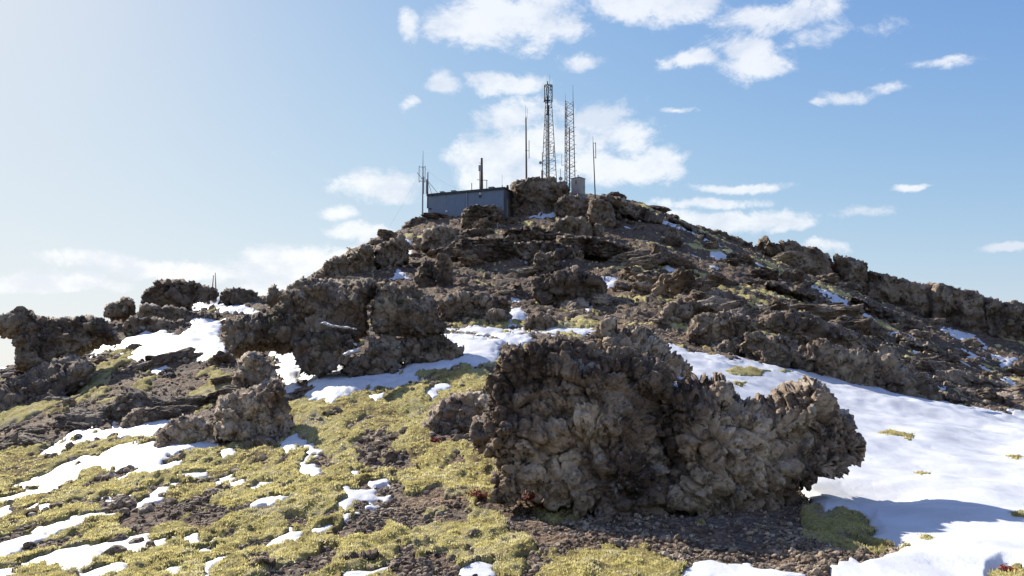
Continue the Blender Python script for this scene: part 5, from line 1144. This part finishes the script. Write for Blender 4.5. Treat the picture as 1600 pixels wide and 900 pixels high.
# roof masts
def roof_thing(name, label, px, py0, d, parts, cat='antenna mast'):
    b, h = mpx(px, py0, 300, d); zr = zt + .15; top = b.z + h
    t = thing(name, label, cat, (b.x, b.y, zr)); parts(t, top - zr); return t
roof_thing('roof_pole', 'short bare pole on the building roof left of the thick mast', 737, 286, 97.6, lambda t, h: (MB().tube((0, 0, 0), (0, 0, h), .05, n=6).build('pole', M_STEEL, t), MB().box((0, 0, .04), (.3, .3, .08)).build('base_plate', M_STEEL, t)), 'pole')
def thick(t, h):
    MB().tube((0, 0, -.02), (0, 0, h), .20, .13, 8).build('mast_tube', M_WOOD, t); MB().tube((-.22, -.1, 0), (-.22, -.1, h * .6), .06, n=5).build('cable_pipe', M_GALV, t)
    MB().box((-.2, -.2, h * .69), (.36, .3, .7)).build('equipment_box', M_GALV, t)
    MB().tube((-.6, 0, h * .36), (.75, 0, h * .34), .035, n=5).build('cross_arm', M_STEEL, t); MB().tube((-.35, 0, h * .86), (0, 0, h * .84), .03, n=4).build('small_antenna', M_STEEL, t)
roof_thing('antenna_mast', 'thick wooden roof mast with a pale equipment box and cross-arm', 752.5, 247, 96.8, thick)
roof_thing('roof_pole', 'thin angled support pole right of the thick roof mast', 760.5, 281.5, 96.6, lambda t, h: (MB().tube((0, 0, 0), (0, 0, h), .045, n=6).build('pole', M_STEEL, t), MB().tube((-.6, 0, h), (0, 0, h), .035, n=5).build('top_rail', M_STEEL, t)), 'pole')
roof_thing('whip_antenna', 'thin white whip antenna near the right end of the building roof', 784.6, 273, 96.0, lambda t, h: (MB().tube((0, 0, 0), (0, 0, h * .35), .06, n=6).build('socket', M_GALV, t), MB().tube((0, 0, h * .3), (0, 0, h), .022, n=5).build('whip', M_WHITE, t)), 'antenna')
# cable from the mast to the roof
def cable(name, p, q, label, sag=.4, r=.012, mat=None):
    m_ = MB(); pts = [Vector(p).lerp(Vector(q), i / 8) - Vector((0, 0, sag * 4 * (i / 8) * (1 - i / 8))) for i in range(9)]
    for a, b_ in zip(pts, pts[1:]): m_.tube(a, b_, r, n=4, caps=False)
    o = m_.build(name, mat or M_GALV); tag(o, label, 'cable'); return o
cable('cable', mastA, bl(Ln * .62, .4, Hb + .2), 'thin cable sagging from the bracketed mast to the building roof', .9, .008)
cable('guy_wire', mastA, pz(596, 374, 80), 'thin guy wire running down left from the bracketed mast', .3, .006)

# lattice towers
def lattice(name, label, px, ptop, pbot, d, wb, wt, nseg, legr, extra, mat, rot=.2, straight=0.0):
    b, h = mpx(px, ptop, pbot, d); t = thing(name, label, 'lattice tower', b - Vector((0, 0, .6)), rot); h += .6
    cs = [Vector((math.cos(a), math.sin(a), 0)) for a in (math.radians(90), math.radians(210), math.radians(330))]
    def P(k, z):
        f = z / h; f = min(1, f / (1 - straight)) if straight else f; r = (wb * (1 - f) + wt * f) / 1.732; return cs[k] * r + Vector((0, 0, z))
    for k in range(3):
        m_ = MB()
        for a in range(12): m_.tube(P(k, h * a / 12), P(k, h * (a + 1) / 12), legr, n=6, caps=False)
        m_.build('leg', mat, t)
    for a in range(nseg):
        z0, z1 = h * a / nseg, h * (a + 1) / nseg
        for k in range(3):
            j = (k + 1) % 3
            if a % 2: k, j = j, k
            MB().tube(P(k, z0), P(j, z1), legr * .45, n=4, caps=False).build('brace', mat, t)
            if a % 4 == 0: MB().tube(P(k, z1), P(j, z1), legr * .45, n=4, caps=False).build('crossbar', mat, t)
    extra(t, h, P); return t
def ex1(t, h, P):
    s = 106 * K
    MB().tube((.05, 0, 0), (.05, 0, h * .80), .12, .10, 8).build('cable_duct', M_STEEL, t); MB().tube((-.28, .1, 0), (-.28, .1, h * .72), .06, n=5).build('ladder', M_STEEL, t)
    MB().tube((-.1, 0, h * .7), (-.1, 0, h + .6), .11, .09, 8).build('pole', M_STEEL, t); MB().tube((.25, 0, h), (.25, 0, h + 1.6), .025, .015, 5).build('whip_antenna', M_STEEL, t)
    zl, zh, R_ = h - 2.2, h + .1, 7.2 * s
    for k in range(6):
        a = k * math.pi / 3 + .35; x, y = math.cos(a) * R_, math.sin(a) * R_
        pa = MB().tube((x, y, zl), (x, y, zh - .15), .085, n=6).build('panel_antenna', M_STEEL, t)
        MB().tube((0, 0, zl + .1), (x, y, zl + .1), .04, n=4).tube((0, 0, zh), (x, y, zh - .15), .04, n=4).build('bracket_arm', M_STEEL, pa)
    for zz in (zl, zh - .1):
        m_ = MB()
        for k in range(18):
            a, b_ = k * math.pi / 9, (k + 1) * math.pi / 9; m_.tube((math.cos(a) * R_, math.sin(a) * R_, zz), (math.cos(b_) * R_, math.sin(b_) * R_, zz), .035, n=4)
        m_.build('antenna_ring', M_STEEL, t)
    # bracket frame with a loop on the right
    q0 = Vector((8 * s, -.2, h * .33)); MB().tube((0, 0, q0.z - .3), q0 + Vector((0, 0, -.3)), .04, n=4).tube(q0 + Vector((0, 0, -.8)), q0 + Vector((0, 0, .8)), .05, n=5).tube((0, 0, q0.z + .6), q0 + Vector((-.3, 0, .6)), .04, n=4).tube(q0 + Vector((-.4, 0, .2)), q0 + Vector((-.4, 0, .9)), .04, n=4).build('dipole_frame', M_GALV, t)
    MB().tube((-10 * s, 0, 1.5), (-10 * s, 0, 4.4), .035, n=5).tube((-10 * s, 0, 2.9), P(0, 2.9), .03, n=4).build('whip_antenna', M_STEEL, t)
    for (xx, zz, r_) in ((-13 * s, 2.9, .22),): MB().tube((xx, -.15, zz), (xx + .1, .1, zz), r_, .08, 10).tube((xx, 0, zz), (-10 * s, 0, zz), .03, n=4).build('small_dish', M_GALV, t)
    MB().box((-10.3 * s, 0, 1.2), (.3, .25, 1.3)).build('equipment_box', M_GALV, t)
lattice('lattice_tower', 'taller lattice tower with a drum of panel antennas around its top', 857, 134, 281, 106, 2.05, .62, 22, .055, ex1, M_STEEL, .12)
def ex2(t, h, P):
    MB().tube((.0, -.25, 0), (.0, -.25, h * .70), .085, n=6).build('cable_duct', M_STEEL, t)
    MB().tube(P(2, h), P(2, h) + Vector((0, 0, 2.3)), .035, .015, 5).build('whip_antenna', M_STEEL, t); MB().tube(P(1, h), P(1, h) + Vector((0, 0, 1.1)), .02, .01, 5).build('whip_antenna', M_STEEL, t)
    for a in range(6): z_ = h * (.2 + .1 * a); MB().tube(P(2, z_), P(2, z_) + Vector((.35, 0, .05)), .025, n=4).build('step_bolt', M_STEEL, t)
    MB().tube((-1.0, 0, 3.0), (-1.0, 0, 4.6), .025, n=4).tube((-1.0, 0, 3.1), P(1, 3.1), .025, n=4).build('small_antenna', M_STEEL, t)
lattice('lattice_tower', 'slimmer open lattice tower with a splayed top beside the drum-topped one', 889, 159, 288, 104, 1.45, 1.1, 20, .06, ex2, M_STEEL, .28)
# free-standing poles
b, h = mpx(822.5, 165, 281, 103); t = thing('antenna_pole', 'tall dark wooden pole with whips, left of the drum-topped tower', 'antenna pole', b - Vector((0, 0, .5))); h += .5
MB().tube((0, 0, 0), (-.05, 0, h * .845), .13, .09, 8).build('pole', M_WOOD, t); MB().tube((-.1, 0, h * .8), (-.1, 0, h), .022, n=4).build('whip_antenna', M_WOOD, t); MB().tube((.12, 0, h * .83), (.12, 0, h * .97), .022, n=4).tube((-.1, 0, h * .86), (.12, 0, h * .86), .02, n=4).build('whip_antenna', M_STEEL, t)
dp = MB().tube((.36, 0, h * .32), (.36, 0, h * .55), .045, n=5).build('dipole', M_GALV, t); MB().tube((-.2, 0, h * .42), (.36, 0, h * .42), .03, n=4).build('bracket_arm', M_STEEL, dp)
b, h = mpx(930, 213, 304, 99); t = thing('antenna_pole', 'slender pole with a side dipole, right of the pale shed', 'antenna pole', b - Vector((0, 0, .5))); h += .5
MB().tube((0, 0, 0), (-.2, 0, h * .9), .085, .05, 7).build('pole', M_WOOD, t); MB().tube((-.2, 0, h * .88), (-.22, 0, h), .03, .02, 5).build('whip_antenna', M_STEEL, t)
dp = MB().tube((.12, 0, h * .64), (.12, 0, h * .90), .045, n=5).build('dipole', M_STEEL, t); MB().tube((-.18, 0, h * .66), (.12, 0, h * .66), .03, n=4).tube((-.18, 0, h * .89), (.12, 0, h * .89), .03, n=4).build('bracket_arm', M_STEEL, dp)
# ground dish between the towers
b, h = mpx(876, 272, 286, 103); t = thing('dish_antenna', 'small pale dish antenna on a post between the two lattice towers', 'dish antenna', b - Vector((0, 0, .3)))
MB().tube((0, 0, 0), (0, 0, h + 1.0), .03, n=5).build('post', M_STEEL, t); MB().tube((.0, -.1, h * .72), (.06, .15, h * .75), .26, .08, 12).build('dish', M_GALV, t)
# shed
b = Vector(pz(903.5, 303, 97.5)); t = thing('utility_shed', 'small pale flat-roofed shed standing on the rounded crag', 'shed', b - Vector((0, 0, .15)), math.radians(-38)); hS = 2.05
MB().box((0, 0, hS / 2), (1.25, 1.25, hS)).build('wall', M_PALE, t)
f_ = MB(); f_.v = [(-.7, -.7, hS), (.7, -.7, hS), (.7, .7, hS), (-.7, .7, hS), (-.7, -.7, hS + .06), (.7, -.7, hS + .06), (.7, .7, hS + .06), (-.7, .7, hS + .06), (0, 0, hS + .26)]
f_.f = [[0, 3, 2, 1], [0, 1, 5, 4], [1, 2, 6, 5], [2, 3, 7, 6], [3, 0, 4, 7], [4, 5, 8], [5, 6, 8], [6, 7, 8], [7, 4, 8]]; f_.build('roof', M_CONC, t)
MB().tube((0, 0, hS + .2), (0, 0, hS + .5), .06, n=6).build('vent_pipe', M_DARK, t)
dr = MB().box((.64, 0, .95), (.05, .8, 1.7)).build('door', M_PALE, t); MB().box((.69, .28, .95), (.05, .05, .2)).build('handle', M_DARK, dr)
MB().box((.1, -.65, 1.5), (.1, .05, .5)).build('wall_bracket', M_DARK, t); MB().box((0, 0, -.2), (1.4, 1.4, .5)).build('foundation', M_CONC, t)
# red poles behind the domed outcrop
for (px0, px1, p0, lab, mt) in ((336.3, 337.8, 426, 'taller red pole behind the domed skyline outcrop', M_RED), (333.6, 331.6, 430, 'shorter leaning red pole behind the domed skyline outcrop', M_RUST)):
    d_ = 45.5; top = Vector(pz(px0, p0, d_)); bot = Vector(pz(px1, 452, d_)); m_ = MB(); m_.tube((0, 0, -.3), top - bot, .045, .02, 6)
    o = m_.build('marker_pole', mt); o.location = bot; tag(o, lab, 'marker pole')
# little posts
for (px, p0, p1, d_, lab, r_) in ((583, 427, 441, 21.4, 'short pale wooden peg on top of the broad outcrop', .012), (778, 348, 362, 84, 'bent driftwood post on the slope below the building', .09)):
    top = Vector(pz(px, p0, d_)); bot = Vector(pz(px - (0 if d_ < 30 else 2), p1, d_)); m_ = MB(); m_.tube((0, 0, -.1 * (1 if d_ < 30 else 4)), top - bot, r_, r_ * .7, 6)
    if d_ > 30: m_.tube((0, 0, 0), (-.9, 0, -.9), r_, r_ * .8, 6)
    o = m_.build('wooden_post', M_GRASS if d_ < 30 else M_CONC); o.location = bot; tag(o, lab, 'post')
